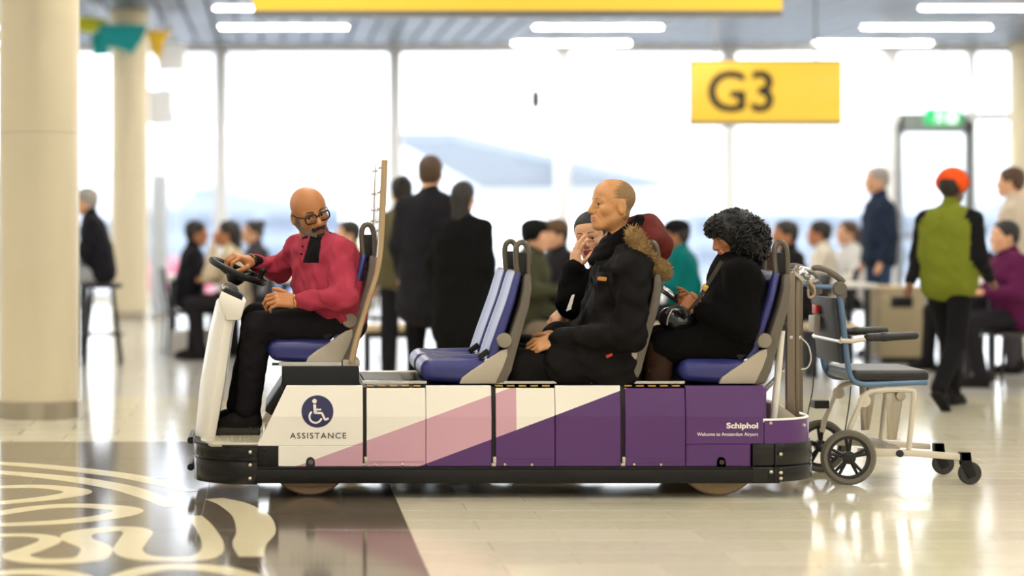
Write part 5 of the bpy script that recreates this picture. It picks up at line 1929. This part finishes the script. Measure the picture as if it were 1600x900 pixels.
# ------------------------------------------------------------------ the woman holding her hand to her face
def woman_far():
    t = person_root('dark haired woman in black coat raising a hand to her face behind the parka man', W(945, 580, 0.75))
    SK = skin_mat('woman_skin', (220, 168, 132)); LIP = mat('woman_lips', (170, 84, 82), 0.4)
    HAIR = mat('sleek_black_hair', (14, 12, 12), 0.65, bump=0.3, bscale=120, stretch=(1, 1, 0.2))
    BLK = cloth('black_wool_coat', (10, 9, 10), 0.95, bump=0.35, bscale=60)
    pel = W(955, 570, 0.75); che = W(962, 460, 0.75); nb = W(948, 410, 0.74)
    lat = np.array([0, -1.0, 0])
    shL = W(945, 432, 0.58); shR = W(955, 430, 0.92)
    elL = W(895, 470, 0.55); wrL = W(897, 420, 0.56)
    elR = W(915, 505, 0.86); wrR = W(884, 484, 0.62)
    hipL, hipR = W(935, 565, 0.66), W(935, 560, 0.84)
    knL, anL = W(825, 548, 0.66), W(832, 660, 0.66); knR, anR = W(820, 545, 0.84), W(828, 655, 0.84)
    hp = W(924, 372, 0.70)
    R = frame((-0.42, -0.88, -0.10), (-0.16, -0.05, 1))
    s = SDF(0.012)
    torso(s, pel, che, nb, lat, lat, 0.07, 0.06, 0.085, 0.085, (shL, shR), 0.045)
    for p in ((shL, elL, wrL), (shR, elR, wrR)): limb(s, p, [0.042, 0.034, 0.023])
    for p in ((hipL, knL, anL), (hipR, knR, anR)): limb(s, p, [0.068, 0.048, 0.032])
    s.rc(nb, hp + R @ np.array([-0.03, 0, -0.08]), 0.045, 0.045)
    hm = head_mesh(0.0036, hp, R, 0.97, female=True)
    hl = hand_mesh(0.003, wrL, (0.12, 0.1, 1), (-0.85, -0.45, 0.1), left=True, curl=(14, 22, 14), scale=0.95, per=[(14, 22, 14), (10, 20, 12), (12, 22, 14), (20, 26, 16)], spread=5)
    hr = hand_mesh(0.003, wrR, (-0.75, -0.15, -0.65), (-0.4, -0.6, 0.7), left=False, curl=(22, 30, 20), scale=0.95)
    bd = s.mesh()
    set_mesh('body', join([(bd[0], bd[1], np.zeros(len(bd[1]), int)), hm, hl, hr]), [SK, LIP], t)
    eyes(t, hp, R, 0.97, [M_EYEW, M_IRIS], gaze=(0.95, 0.1, 0))
    brows(t, hp, R, 0.97, HAIR, 0.003, 0.003)
    s = SDF(0.005)
    s.ell((-0.018, 0, 0.050), (0.110, 0.088, 0.091), k=0.01)
    s.ell((-0.075, 0, -0.01), (0.06, 0.075, 0.075), k=0.03)
    s.ell((-0.12, 0, -0.03), (0.035, 0.04, 0.04), k=0.02)
    s.ell((0.088, 0, -0.03), (0.068, 0.07, 0.098), k=0.012, op=-1)
    s.ell((0.05, 0, -0.05), (0.07, 0.1, 0.05), k=0.012, op=-1)
    V, Fc, mi = s.mesh()
    set_mesh('hair', ((R @ (V * 0.97).T).T + hp, Fc, mi * 0), HAIR, t)
    s = SDF(0.008)
    torso(s, pel, che, nb, lat, lat, 0.075, 0.07, 0.115, 0.115, (shL, shR), 0.06)
    limb(s, (shL, elL, wrL + (elL - wrL) * 0.1), [0.075, 0.085, 0.062], k=0.03)
    limb(s, (shR, elR, wrR + (elR - wrR) * 0.1), [0.065, 0.06, 0.045], k=0.03)
    s.rc(hipL, knL + (hipL - knL) * 0.25, 0.1, 0.09, k=0.04); s.rc(hipR, knR + (hipR - knR) * 0.25, 0.1, 0.09, k=0.04)
    s.rc(nb, nb + np.array([0, 0, 0.03]), 0.075, 0.065)
    s.disp = wrinkle(0.007, 30, WR, 21)
    set_mesh('coat', s, BLK, t)
    s = SDF(0.01); limb(s, (hipL, knL, anL), [0.085, 0.07, 0.05]); limb(s, (hipR, knR, anR), [0.085, 0.07, 0.05])
    set_mesh('trousers', s, cloth('black_leggings', (22, 21, 22)), t)
    for an in (anL, anR):
        set_mesh('shoe', shoe_mesh((an[0] + 0.06, an[1], 0.262), (an[0] - 0.16, an[1], 0.262), w=0.04, res=0.012), [BLK, BLK], t)
    d = unit(elR - wrR); u = unit(np.cross(d, [0, 0, 1])); w = np.cross(d, u)
    B().tube([wrR + d * 0.0 + 0.028 * (u * math.cos(a) + w * math.sin(a)) for a in np.linspace(0, 6.283, 21)[:-1]], 0.005, 8, closed=True).build('bracelet', mat('gold_bracelet', (196, 150, 80), 0.3, metal=0.9), t)


woman_far()


# ------------------------------------------------------------------ the woman with the phone
def woman_phone():
    t = person_root('curly haired woman in black looking down at her phone on the last row', W(1135, 590, 0.27))
    SK = skin_mat('phone_woman_skin', (184, 122, 82)); LIP = mat('phone_woman_lips', (140, 74, 62), 0.45)
    HAIR = mat('black_curls', (12, 10, 10), 0.55, var=0.4, vscale=60)
    BLK = cloth('black_knit_coat', (9, 8, 8), 0.97, bump=0.4, bscale=70)
    LEG = cloth('dark_brown_boot_leather', (52, 34, 24), 0.6)
    pel = W(1145, 530, 0.27); che = W(1152, 458, 0.27); nb = W(1143, 408, 0.27)
    lat = np.array([0, -1.0, 0])
    shL = W(1160, 432, 0.10); shR = W(1150, 430, 0.44)
    elL = W(1160, 508, 0.05); wrL = W(1092, 484, 0.16)
    elR = W(1130, 500, 0.50); wrR = W(1085, 478, 0.36)
    hipL, hipR = W(1130, 534, 0.18), W(1130, 530, 0.36)
    knL, anL = W(1030, 542, 0.17), W(1020, 670, 0.18); knR, anR = W(1026, 536, 0.37), W(1016, 665, 0.36)
    hp = W(1145, 368, 0.27)
    R = frame((-0.93, -0.14, -0.36), (-0.30, 0, 1))
    s = SDF(0.012)
    torso(s, pel, che, nb, lat, lat, 0.08, 0.07, 0.1, 0.1, (shL, shR), 0.05)
    for p in ((shL, elL, wrL), (shR, elR, wrR)): limb(s, p, [0.045, 0.038, 0.025])
    for p in ((hipL, knL, anL), (hipR, knR, anR)): limb(s, p, [0.075, 0.052, 0.035])
    s.rc(nb, hp + R @ np.array([-0.035, 0, -0.08]), 0.05, 0.048)
    hm = head_mesh(0.0036, hp, R, 0.97, female=True, nose=0.97)
    ph = W(1050, 462, 0.26)
    hl = hand_mesh(0.003, wrL, unit(W(1060, 466, 0.24) - wrL), (0.25, -0.8, 0.45), left=True, curl=(30, 40, 28), scale=1.0, thumb=(0.75, 0.6, 0.1))
    hr = hand_mesh(0.003, wrR, unit(W(1055, 470, 0.28) - wrR), (-0.1, 0.85, -0.4), left=False, curl=(25, 45, 30), scale=1.0, thumb=(0.7, 0.65, 0.1))
    bd = s.mesh()
    set_mesh('body', join([(bd[0], bd[1], np.zeros(len(bd[1]), int)), hm, hl, hr]), [SK, LIP], t)
    eyes(t, hp, R, 0.97, [M_EYEW, M_IRIS], gaze=(0.8, 0, -0.6))
    brows(t, hp, R, 0.97, HAIR, 0.003)
    # curls: a soft mass under many small coils
    s = SDF(0.006)
    cen = W(1152, 366, 0.27)
    s.ell(cen + np.array([-0.01, 0, 0.016]), (0.124, 0.125, 0.110), k=0.02)
    s.ell(cen + np.array([0.045, 0, -0.045]), (0.09, 0.125, 0.07), k=0.03)
    s.ell(cen + np.array([0.06, 0, -0.095]), (0.07, 0.105, 0.055), k=0.03)
    s.ell(hp + R @ np.array([0.045, 0, 0.066]), (0.058, 0.08, 0.048), R, k=0.03)
    s.ell(hp + R @ np.array([0.112, 0, -0.045]), (0.075, 0.10, 0.085), R, k=0.01, op=-1)
    set_mesh('hair', s, HAIR, t)
    r2 = np.random.default_rng(12)
    b = B()
    n = 0
    face_c = hp + R @ np.array([0.10, 0, -0.04])
    while n < 1700:
        d = unit(r2.normal(size=3))
        p = cen + d * np.array([0.128, 0.13, 0.112]) * r2.uniform(0.9, 1.06) + np.array([0.022, 0, -0.025]) * max(0.0, d[0])
        if n % 5 == 0:      # fringe
            d = unit(r2.normal(size=3) + np.array([-0.6, 0, 0.3]))
            p = hp + R @ (np.array([0.048, 0, 0.062]) + (R.T @ d) * np.array([0.058, 0.082, 0.05]))
        if n % 7 == 0:      # nape
            p = cen + np.array([0.06, 0, -0.09]) + unit(r2.normal(size=3)) * np.array([0.08, 0.11, 0.06])
        loc = R.T @ (p - hp)
        if loc[0] > 0.052 and loc[2] < 0.032: continue
        if p[2] < hp[2] - 0.15: continue
        ax_ = unit(np.array([0.5 * d[0], 0.5 * d[1], -0.6]) + 0.5 * r2.normal(size=3))
        u = unit(np.cross(ax_, r2.normal(size=3))); v_ = np.cross(ax_, u)
        rr = r2.uniform(0.007, 0.013); L = r2.uniform(0.02, 0.045); ph0 = r2.uniform(0, 6.28); turns = r2.uniform(1.0, 1.8)
        pts = [p - ax_ * L / 2 + ax_ * L * q + rr * (u * math.cos(ph0 + 6.283 * turns * q) + v_ * math.sin(ph0 + 6.283 * turns * q)) for q in np.linspace(0, 1, 9)]
        b.tube(pts, [0.002, 0.0042, 0.005, 0.005, 0.005, 0.005, 0.0045, 0.003, 0.0012], 4)
        n += 1
    o = b.build('curls', HAIR, t, smooth=180); o['kind'] = 'stuff'
    # coat
    s = SDF(0.008)
    torso(s, pel, che, nb, lat, lat, 0.09, 0.085, 0.125, 0.13, (shL, shR), 0.07, belly=0.02, fwd=(-1, 0, 0))
    limb(s, (shL, elL, wrL + (elL - wrL) * 0.1), [0.085, 0.075, 0.05], k=0.03)
    limb(s, (shR, elR, wrR + (elR - wrR) * 0.1), [0.08, 0.07, 0.05], k=0.03)
    s.rc(hipL, knL + (hipL - knL) * 0.05, 0.10, 0.088, k=0.04); s.rc(hipR, knR + (hipR - knR) * 0.05, 0.10, 0.088, k=0.04)
    s.rc(nb, hp + R @ np.array([-0.035, 0, -0.11]), 0.07, 0.062)
    s.disp = wrinkle(0.006, 28, WR, 31)
    set_mesh('coat', s, BLK, t)
    s = SDF(0.008); limb(s, (knL, anL), [0.075, 0.055]); limb(s, (knR, anR), [0.075, 0.055])
    s.disp = wrinkle(0.004, 40, WR, 33)
    set_mesh('leggings', s, LEG, t)
    for an in (anL, anR):
        set_mesh('shoe', shoe_mesh((an[0] + 0.06, an[1], 0.262), (an[0] - 0.17, an[1], 0.262), w=0.042, res=0.012), [LEG, LEG], t)
    PINK = cloth('pink_scrunchie_cloth', (206, 92, 104), 0.8, bump=0.6, bscale=90)
    d = unit(elL - wrL); u = unit(np.cross(d, [0, 0, 1])); w = np.cross(d, u)
    for q in (0.0, 0.016):
        pts = [wrL + d * (0.004 + q) + (0.031 + 0.004 * math.sin(9 * a)) * (u * math.cos(a) + w * math.sin(a)) for a in np.linspace(0, 6.283, 49)[:-1]]
        B().tube(pts, 0.0095, 8, closed=True).build('scrunchie', PINK, t)
    # strap across the body
    sp_ = smooth_path([W(1128, 408, 0.12), W(1116, 428, 0.115), W(1102, 450, 0.12), W(1090, 470, 0.13), W(1072, 492, 0.17)], 6)
    st = B().tube(sp_, 0.011, 6, sx=0.35).build('bag_strap', cloth('grey_strap', (66, 60, 54), 0.7), t)
    B().obox(W(1101, 449, 0.105), frame((-0.6, 0, -0.8), (0, -1, 0)), (0.028, 0.03, 0.008)).build('strap_buckle', mat('brass', (196, 164, 96), 0.3, metal=0.9), st, bevel=0.002)
    # phone in the hands
    p = B().obox(ph, frame((-0.82, 0.0, 0.57), (-0.5, -0.2, 0.8)), (0.135, 0.07, 0.009))
    o = p.build('mobile_phone', mat('black_phone', (16, 16, 18), 0.2), None, bevel=0.003)
    tag(o, 'black mobile phone held by the curly haired woman', 'phone')
    # handbag on her lap
    bag = thing('handbag', 'black glossy handbag on the lap of the curly haired woman', 'bag', tuple(W(1055, 520, 0.2)))
    s = SDF(0.007)
    s.ell(W(1060, 502, 0.2), (0.085, 0.10, 0.055), k=0.03).ell(W(1045, 496, 0.16), (0.045, 0.07, 0.05), k=0.03)
    s.disp = wrinkle(0.007, 40, WR, 41)
    set_mesh('body', s, mat('black_patent', (20, 20, 26), 0.22, bump=0.2, bscale=25), bag)
    B().tube(smooth_path([W(1040, 490, 0.1), W(1052, 478, 0.1), W(1066, 480, 0.1), W(1074, 494, 0.1)], 6), 0.008, 8).build('handle', mat('black_leather', (16, 15, 15), 0.4), bag)
    B().tube(smooth_path([W(1050, 484, 0.085), W(1044, 496, 0.08), W(1042, 508, 0.085)], 5), 0.004, 6).build('zip', mat('silver_zip', (180, 176, 165), 0.3, metal=0.9), bag)


woman_phone()
# ================================================================== cafe behind the cart
M_TABLE = mat('white_table_top', (232, 230, 224), 0.3, var=0.03)
M_WOOD = mat('pale_wood', (196, 176, 140), 0.5, var=0.15, stretch=(1, 8, 8))
M_DKMETAL = mat('dark_metal', (40, 40, 42), 0.4, metal=0.5)
M_CHAIRDK = mat('dark_chair_shell', (52, 48, 46), 0.5)


def gx(px, D): return CAM_X + (px - VX) * D / F_PX


def rotz(a):
    a = math.radians(a); return np.array([[math.cos(a), -math.sin(a), 0], [math.sin(a), math.cos(a), 0], [0, 0, 1]])


_cl = {}
def bgcloth(rgb):
    if rgb not in _cl: _cl[rgb] = cloth('cafe_cloth', rgb, bump=0.15)
    return _cl[rgb]


SKINS = [skin_mat('guest_skin_light', (214, 164, 130)), skin_mat('guest_skin_tan', (176, 120, 84)), skin_mat('guest_skin_dark', (112, 74, 52))]
HAIRS = {'dark': mat('guest_dark_hair', (26, 21, 19), 0.6), 'brown': mat('guest_brown_hair', (74, 52, 36), 0.6), 'grey': mat('guest_grey_hair', (150, 146, 140), 0.7)}


def guest(label, px, D, pose, ang, jacket, trousers=(34, 32, 36), hair='dark', style='short', hat=None, skin=0, h=1.75, sleeves=None, coat=0.0, bulk=1.0, lean=0.0, arm='lap', group='travellers in the cafe behind the cart', zoff=0.0):
    base = np.array([gx(px, D), D - CAM_D, 0.0])
    t = thing('person', label, 'person', tuple(base), group)
    Rz = rotz(ang); k = h / 1.75
    z0 = zoff
    if pose == 'sit':
        pel = np.array([0, 0, .55]); che = np.array([.05 + lean * .5, 0, .88]); nb = np.array([.06 + lean, 0, 1.05]); hd = np.array([.10 + lean * 1.2, 0, 1.185])
        hip = [np.array([0.02, s * .09, .53]) for s in (1, -1)]; kn = [np.array([.43, s * .10, .52]) for s in (1, -1)]; an = [np.array([.40 - .06 * s, s * .11, .09]) for s in (1, -1)]
    else:
        pel = np.array([0, 0, .92]); che = np.array([lean * .5, 0, 1.27]); nb = np.array([lean, 0, 1.46]); hd = np.array([.03 + lean * 1.2, 0, 1.615])
        hip = [np.array([0, s * .09, .90]) for s in (1, -1)]
        if pose == 'walk':
            kn = [np.array([.20, .09, .50]), np.array([-.06, -.09, .48])]; an = [np.array([.27, .09, .10]), np.array([-.36, -.09, .17])]
        else:
            kn = [np.array([.02, s * .10, .49]) for s in (1, -1)]; an = [np.array([-.01, s * .11, .09]) for s in (1, -1)]
    lc = np.array([0, 1.0, 0])
    sh = [che + np.array([0, s * .175, .10]) for s in (1, -1)]
    if arm == 'lap':
        el = [che + np.array([.06, s * .25, -.13]) for s in (1, -1)]; wr = [che + np.array([.27, s * .13, -.13]) for s in (1, -1)]
    elif arm == 'face':
        el = [che + np.array([.20, .20, -.10]), che + np.array([.06, -.25, -.13])]; wr = [nb + np.array([.16, .06, .05]), che + np.array([.27, -.13, -.13])]
    else:
        el = [che + np.array([-.03, s * .23, -.17]) for s in (1, -1)]; wr = [che + np.array([.07, s * .22, -.40]) for s in (1, -1)]
        if pose == 'walk':
            wr = [che + np.array([-.18, .22, -.36]), che + np.array([.20, -.22, -.33])]
    res = 0.016

    def place(mm):
        V, Fc, mi = mm
        return (Rz @ (V * k).T).T + base + np.array([0, 0, z0]), Fc, mi
    s = SDF(res)
    torso(s, pel, che, nb, lc, lc, .07, .075, .09, .095, sh, .045)
    for i in range(2):
        limb(s, (sh[i], el[i], wr[i]), [.045, .036, .024]); limb(s, (hip[i], kn[i], an[i]), [.07, .05, .034])
        s.rc(wr[i], wr[i] + unit(wr[i] - el[i]) * 0.09, .026, .03, k=0.01)
    s.rc(nb, hd + np.array([-.02, 0, -.06]), .052, .05)
    bd = s.mesh()
    hm = head_mesh(0.008, hd, np.eye(3), 1.0)
    V, Fc, mi = join([(bd[0], bd[1], np.zeros(len(bd[1]), int)), (hm[0], hm[1], np.zeros(len(hm[1]), int))])
    set_mesh('body', place((V, Fc, mi)), SKINS[skin], t)
    s = SDF(res)
    torso(s, pel, che, nb, lc, lc, .08, .085, .118 * bulk, .122 * bulk, sh, .062 * bulk)
    for i in range(2):
        s_m = 1 if sleeves else 0
        limb(s, (sh[i], el[i], wr[i] + (el[i] - wr[i]) * .1), [.066 * bulk, .056 * bulk, .042], m=s_m)
    if coat and pose != 'sit':
        for q in (-1, 0, 1): s.rc(pel + lc * .07 * q, pel + lc * .08 * q + np.array([0, 0, -coat]), .125 * bulk, .14 * bulk, k=.04)
    elif coat:
        for i in range(2): s.rc(hip[i], kn[i] * .7 + hip[i] * .3, .115, .105, k=.04)
    s.rc(nb + np.array([0, 0, -.01]), nb + np.array([0, 0, .045]), .07, .066)
    s.disp = wrinkle(.008, 24, WR, int(px))
    mats = [bgcloth(jacket)] + ([bgcloth(sleeves)] if sleeves else [])
    set_mesh('jacket', place(s.mesh()), mats, t)
    s = SDF(res)
    s.rc(pel + lc * .07, pel - lc * .07, .112, .112, k=.04)
    for i in range(2): limb(s, (hip[i], kn[i], an[i]), [.092, .07, .058])
    set_mesh('trousers', place(s.mesh()), bgcloth(trousers), t)
    for i in range(2):
        a = np.array([an[i][0] - .07, an[i][1], an[i][2] - .09]); d = np.array([.26, 0, 0])
        if pose == 'walk' and i == 1: d = np.array([.2, 0, -.14]); a[2] += .05
        set_mesh('shoe', place(shoe_mesh(a, a + d, w=.045, res=.014)), [bgcloth((30, 28, 28))] * 2, t)
    if style != 'bald':
        s = SDF(0.009)
        s.ell(hd + np.array([-.018, 0, .05]), (.110, .090, .091), k=.02)
        s.ell(hd + np.array([-.06, 0, -.005]), (.058, .078, .07), k=.03)
        if style == 'long':
            s.rc(hd + np.array([-.06, 0, 0]), hd + np.array([-.08, 0, -.2]), .075, .06, k=.03)
        if style == 'bun': s.ell(hd + np.array([-.10, 0, .10]), (.05, .05, .045), k=.015)
        s.ell(hd + np.array([.088, 0, -.035]), (.066, .074, .088), k=.015, op=-1)
        set_mesh('hair', place(s.mesh()), HAIRS[hair], t)
    if hat:
        s = SDF(0.009)
        s.ell(hd + np.array([-.012, 0, .072]), (.117, .097, .080), k=.02)
        if hat[1] == 'cap': s.ell(hd + np.array([.11, 0, .055]), (.065, .06, .012), k=.01)
        if hat[1] == 'beanie': s.rc(hd + np.array([-.02, .05, .035]), hd + np.array([-.02, -.05, .035]), .075, .075, k=.02)
        set_mesh('hat', place(s.mesh()), bgcloth(hat[0]), t)
    return t


def cafe_chair(label, px, D, ang, back=True):
    base = np.array([gx(px, D), D - CAM_D, 0.0])
    t = thing('cafe_chair', label, 'chair', tuple(base), 'cafe chairs')
    Rz = rotz(ang)
    def put(b, name, m, bevel=0.0):
        b.V = [tuple(Rz @ np.array(p) + base) for p in b.V]
        return b.build(name, m, t, bevel=bevel)
    put(B().box(-.22, .22, -.21, .21, .405, .435), 'seat', M_CHAIRDK, .01)
    put(B().prism([(-.20, .62), (-.225, .62), (-.265, .86), (-.24, .86)], -.2, .2), 'backrest', M_CHAIRDK, .008)
    for sx in (-1, 1):
        for sy in (-1, 1):
            top = .86 if sx < 0 else .41
            put(B().tube([(sx * .21, sy * .19, .0), (sx * .19, sy * .19, .41)] + ([(-.25, sy * .19, .84)] if sx < 0 else []), .012, 7), 'leg', M_DKMETAL)
    return t


def table(label, px0, px1, D, depth=0.8, hgt=0.75, top=None, cat='table', name='cafe_table', thick=0.04):
    x0, x1 = gx(px0, D), gx(px1, D); y = D - CAM_D
    t = thing(name, label, cat, ((x0 + x1) / 2, y + depth / 2, 0))
    B().box(x0, x1, y, y + depth, hgt - thick, hgt).build('table_top' if cat == 'table' else 'seat_board', top or M_TABLE, t, bevel=.006)
    for x in (x0 + .08, x1 - .08):
        for yy in (y + .08, y + depth - .08):
            B().box(x - .025, x + .025, yy - .025, yy + .025, 0, hgt - thick).build('leg', M_DKMETAL, t, smooth=None)
    B().box(x0 + .08, x1 - .08, y + depth / 2 - .02, y + depth / 2 + .02, hgt - thick - .06, hgt - thick).build('stretcher', M_DKMETAL, t, smooth=None)
    return t


# --- standing and walking people
guest('person in olive jacket seen from behind, standing left of the dark coats', 628, 16.4, 'stand', 95, (92, 86, 62), (30, 30, 34), style='bun', h=1.66, arm='down', bulk=1.1)
guest('tall person in dark grey coat seen from behind, beside the olive jacket', 672, 15.7, 'stand', 80, (32, 31, 37), (16, 16, 18), hair='brown', h=1.80, arm='down', bulk=1.2, coat=.25)
guest('shorter person in long black coat behind the first seat row', 722, 15.3, 'stand', 60, (12, 12, 13), (12, 12, 13), style='long', h=1.60, arm='down', bulk=1.25, coat=.35)
guest('standing man in dark navy jacket and jeans near the door', 1374, 20.4, 'stand', 185, (34, 44, 62), (52, 70, 100), hair='grey', h=1.84, arm='down', style='short', bulk=1.1)
guest('walking person in lime green vest with orange cap', 1482, 14.8, 'walk', 48, (106, 114, 34), (18, 18, 20), hat=((226, 84, 34), 'beanie'), sleeves=(18, 18, 20), h=1.68, arm='down', bulk=1.15, skin=2, lean=.04)
guest('standing person in cream sweater at the picture edge beyond the vest', 1584, 18.2, 'stand', 150, (196, 182, 164), (60, 56, 60), hair='brown', h=1.78, arm='down')

# --- seated people, each on a chair
sitters = [
    ('seated guest in cream jacket with dark hair seen past the steering wheel', 372, 20.0, 170, (188, 172, 146), dict(style='long', arm='face', skin=1)),
    ('seated guest in charcoal with a dark bun left of the driver', 408, 22.0, 200, (64, 62, 66), dict(style='bun')),
    ('seated guest in black jacket left of the console', 292, 20.6, 10, (24, 24, 28), dict(style='short', skin=1)),
    ('seated guest in mustard jacket glimpsed behind the driver seat', 560, 19.4, 190, (150, 132, 62), dict(style='short')),
    ('seated guest in olive parka with black beanie beyond the front row', 818, 17.2, -20, (62, 62, 44), dict(hat=((20, 20, 20), 'beanie'), bulk=1.25, coat=.2)),
    ('seated guest in dark jacket with brown flat cap beside the olive parka', 884, 18.0, 200, (36, 34, 38), dict(hat=((98, 78, 58), 'cap'), bulk=1.15)),
    ('seated guest in teal jacket with black cap between the passengers', 1074, 18.2, 165, (0, 98, 96), dict(hat=((22, 22, 24), 'cap'), bulk=1.15, skin=1)),
    ('seated guest in brown jacket with brown hair behind the curly haired woman', 1197, 19.2, 200, (62, 44, 36), dict(hair='brown')),
    ('seated guest in black jacket above the tow clamp', 1243, 18.4, 185, (26, 24, 26), dict(hair='dark', skin=1)),
    ('seated guest in cream coat near the wheelchair handles', 1296, 20.2, 160, (206, 198, 182), dict(hair='dark', skin=1)),
    ('seated guest in white pullover behind the wheelchair', 1338, 21.4, 190, (214, 214, 212), dict(hair='brown', style='long')),
    ('seated guest in dark navy near the right picture edge', 1535, 18.6, 190, (30, 32, 44), dict(hair='dark', skin=1)),
    ('seated guest in purple sweater at the right picture edge', 1588, 16.8, 185, (86, 26, 66), dict(hair='dark', bulk=1.15)),
]
for lb, px, D, ang, col, kw in sitters:
    guest(lb, px, D, 'sit', ang, col, **kw)
    cafe_chair('dark cafe chair under the ' + lb.split(' with ')[0].replace('seated ', '').split(' near ')[0].split(' at ')[0], px, D, ang)

# --- bar stool sitter behind the near column
def bar_stool(label, px, D):
    b0 = np.array([gx(px, D), D - CAM_D, 0.0])
    t = thing('bar_stool', label, 'stool', tuple(b0))
    B().lathe(b0 + np.array([0, 0, .70]), (0, 0, 1), [(.16, 0), (.19, .01), (.19, .035), (.16, .05)], 24).build('seat', M_CHAIRDK, t)
    for a in (45, 135, 225, 315):
        d = np.array([math.cos(math.radians(a)), math.sin(math.radians(a)), 0])
        B().tube([b0 + d * .13 + np.array([0, 0, .70]), b0 + d * .24], .012, 7).build('leg', M_DKMETAL, t)
    B().tube([b0 + .2 * np.array([math.cos(a), math.sin(a), 0]) + np.array([0, 0, .28]) for a in np.linspace(0, 6.283, 25)[:-1]], .01, 6, closed=True).build('foot_ring', M_DKMETAL, t)


guest('guest in black jacket perched on a bar stool beside the near column', 160, 19.3, 'sit', 175, (24, 24, 30), (150, 152, 156), hair='grey', zoff=.30, lean=.05)
bar_stool('dark bar stool with thin splayed legs behind the near column', 160, 19.3)
table('tall white bar table behind the near column', 92, 140, 20.4, .6, 1.05)

# --- furniture
table('white cafe table behind the driver', 430, 540, 20.6)
table('long white cafe table behind the standing group', 590, 795, 19.0)
table('white cafe table beyond the parka man', 850, 960, 19.6)
table('white cafe table between the passengers', 985, 1060, 19.4)
table('white cafe table behind the wheelchair backrest', 1245, 1372, 18.9)
table('white cafe table by the walking person', 1500, 1570, 17.2)
table('white cafe table left of the console', 255, 325, 21.4)
table('tan wooden bench behind the driver seat', 560, 660, 17.4, .38, .45, M_WOOD, 'bench', 'bench', .05)
table('tan wooden bench beyond the front seat row', 738, 800, 17.0, .38, .45, M_WOOD, 'bench', 'bench', .05)
table('tan wooden bench past the parka man', 1000, 1066, 17.6, .38, .45, M_WOOD, 'bench', 'bench', .05)
table('tan wooden bench under the wheelchair arm rests', 1262, 1345, 17.6, .38, .45, M_WOOD, 'bench', 'bench', .05)

# beige waste cabinet
D = 19.4
cab = thing('waste_cabinet', 'beige waste cabinet standing behind the wheelchair', 'cabinet', (gx(1408, D), D - CAM_D + .25, 0))
M_BEIGE = mat('beige_laminate', (168, 154, 122), 0.5, var=0.05)
B().box(gx(1374, D), gx(1445, D), D - CAM_D, D - CAM_D + .5, .06, .68).build('body', M_BEIGE, cab, bevel=.008)
B().box(gx(1372, D), gx(1447, D), D - CAM_D - .01, D - CAM_D + .51, .68, .71).build('top', M_WOOD, cab, bevel=.006)
B().box(gx(1378, D), gx(1441, D), D - CAM_D + .03, D - CAM_D + .47, 0, .06).build('plinth', M_DKMETAL, cab, smooth=None)
B().box(gx(1392, D), gx(1426, D), D - CAM_D - .012, D - CAM_D, .52, .62).build('flap', M_DKMETAL, cab, bevel=.004)

# white shopping bag on the floor
D = 21.0
p = np.array([gx(298, D), D - CAM_D, 0])
bg = thing('shopping_bag', 'white paper shopping bag on the floor left of the console', 'bag', tuple(p))
B().prism([(p[0] - .2, 0), (p[0] + .2, 0), (p[0] + .18, .24), (p[0] - .19, .22)], p[1], p[1] + .16).build('body', M_TABLE, bg, bevel=.01)
B().tube(smooth_path([p + np.array([-.07, .02, .22]), p + np.array([-.05, .02, .32]), p + np.array([.05, .02, .32]), p + np.array([.07, .02, .22])], 5), .006, 6).build('handle', M_WOOD, bg)

# backpack on the long table bench
D = 17.0
p = np.array([gx(852, D), D - CAM_D - .1, 0.0])
bk2 = thing('backpack', 'grey brown backpack on the floor by the olive parka guest', 'bag', tuple(p))
s = SDF(.012)
s.bx(p + np.array([0, 0, .26]), (.17, .12, .25), .09, k=.02).ell(p + np.array([0, -.11, .18]), (.12, .06, .13), k=.03)
s.disp = wrinkle(.006, 30, WR, 77)
set_mesh('body', s, cloth('taupe_canvas', (112, 98, 84)), bk2)
B().tube(smooth_path([p + np.array([-.05, 0, .50]), p + np.array([0, 0, .57]), p + np.array([.05, 0, .50])], 5), .01, 6).build('handle', M_DKMETAL, bk2)

# cups and trays on the tables
M_CUP = mat('paper_cup', (236, 232, 224), 0.6)
r5 = np.random.default_rng(3)
for lb, px, D in (('white paper cup on the table behind the driver', 470, 20.7), ('white paper cup on the long table, nearer the standing group', 700, 19.2),
                  ('white paper cup on the long table, nearer the parka guest', 770, 19.2), ('white paper cup on the table behind the wheelchair', 1330, 19.1), ('white paper cup on the table by the walking person', 1545, 17.4)):
    p = np.array([gx(px, D), D - CAM_D + .15, .75])
    c = thing('paper_cup', lb, 'cup', tuple(p))
    B().lathe(p, (0, 0, 1), [(.028, 0), (.038, .1)], 16).build('body', M_CUP, c)
    B().lathe(p + np.array([0, 0, .1]), (0, 0, 1), [(.04, 0), (.04, .008), (.034, .014)], 16).build('lid', M_BLACK, c)
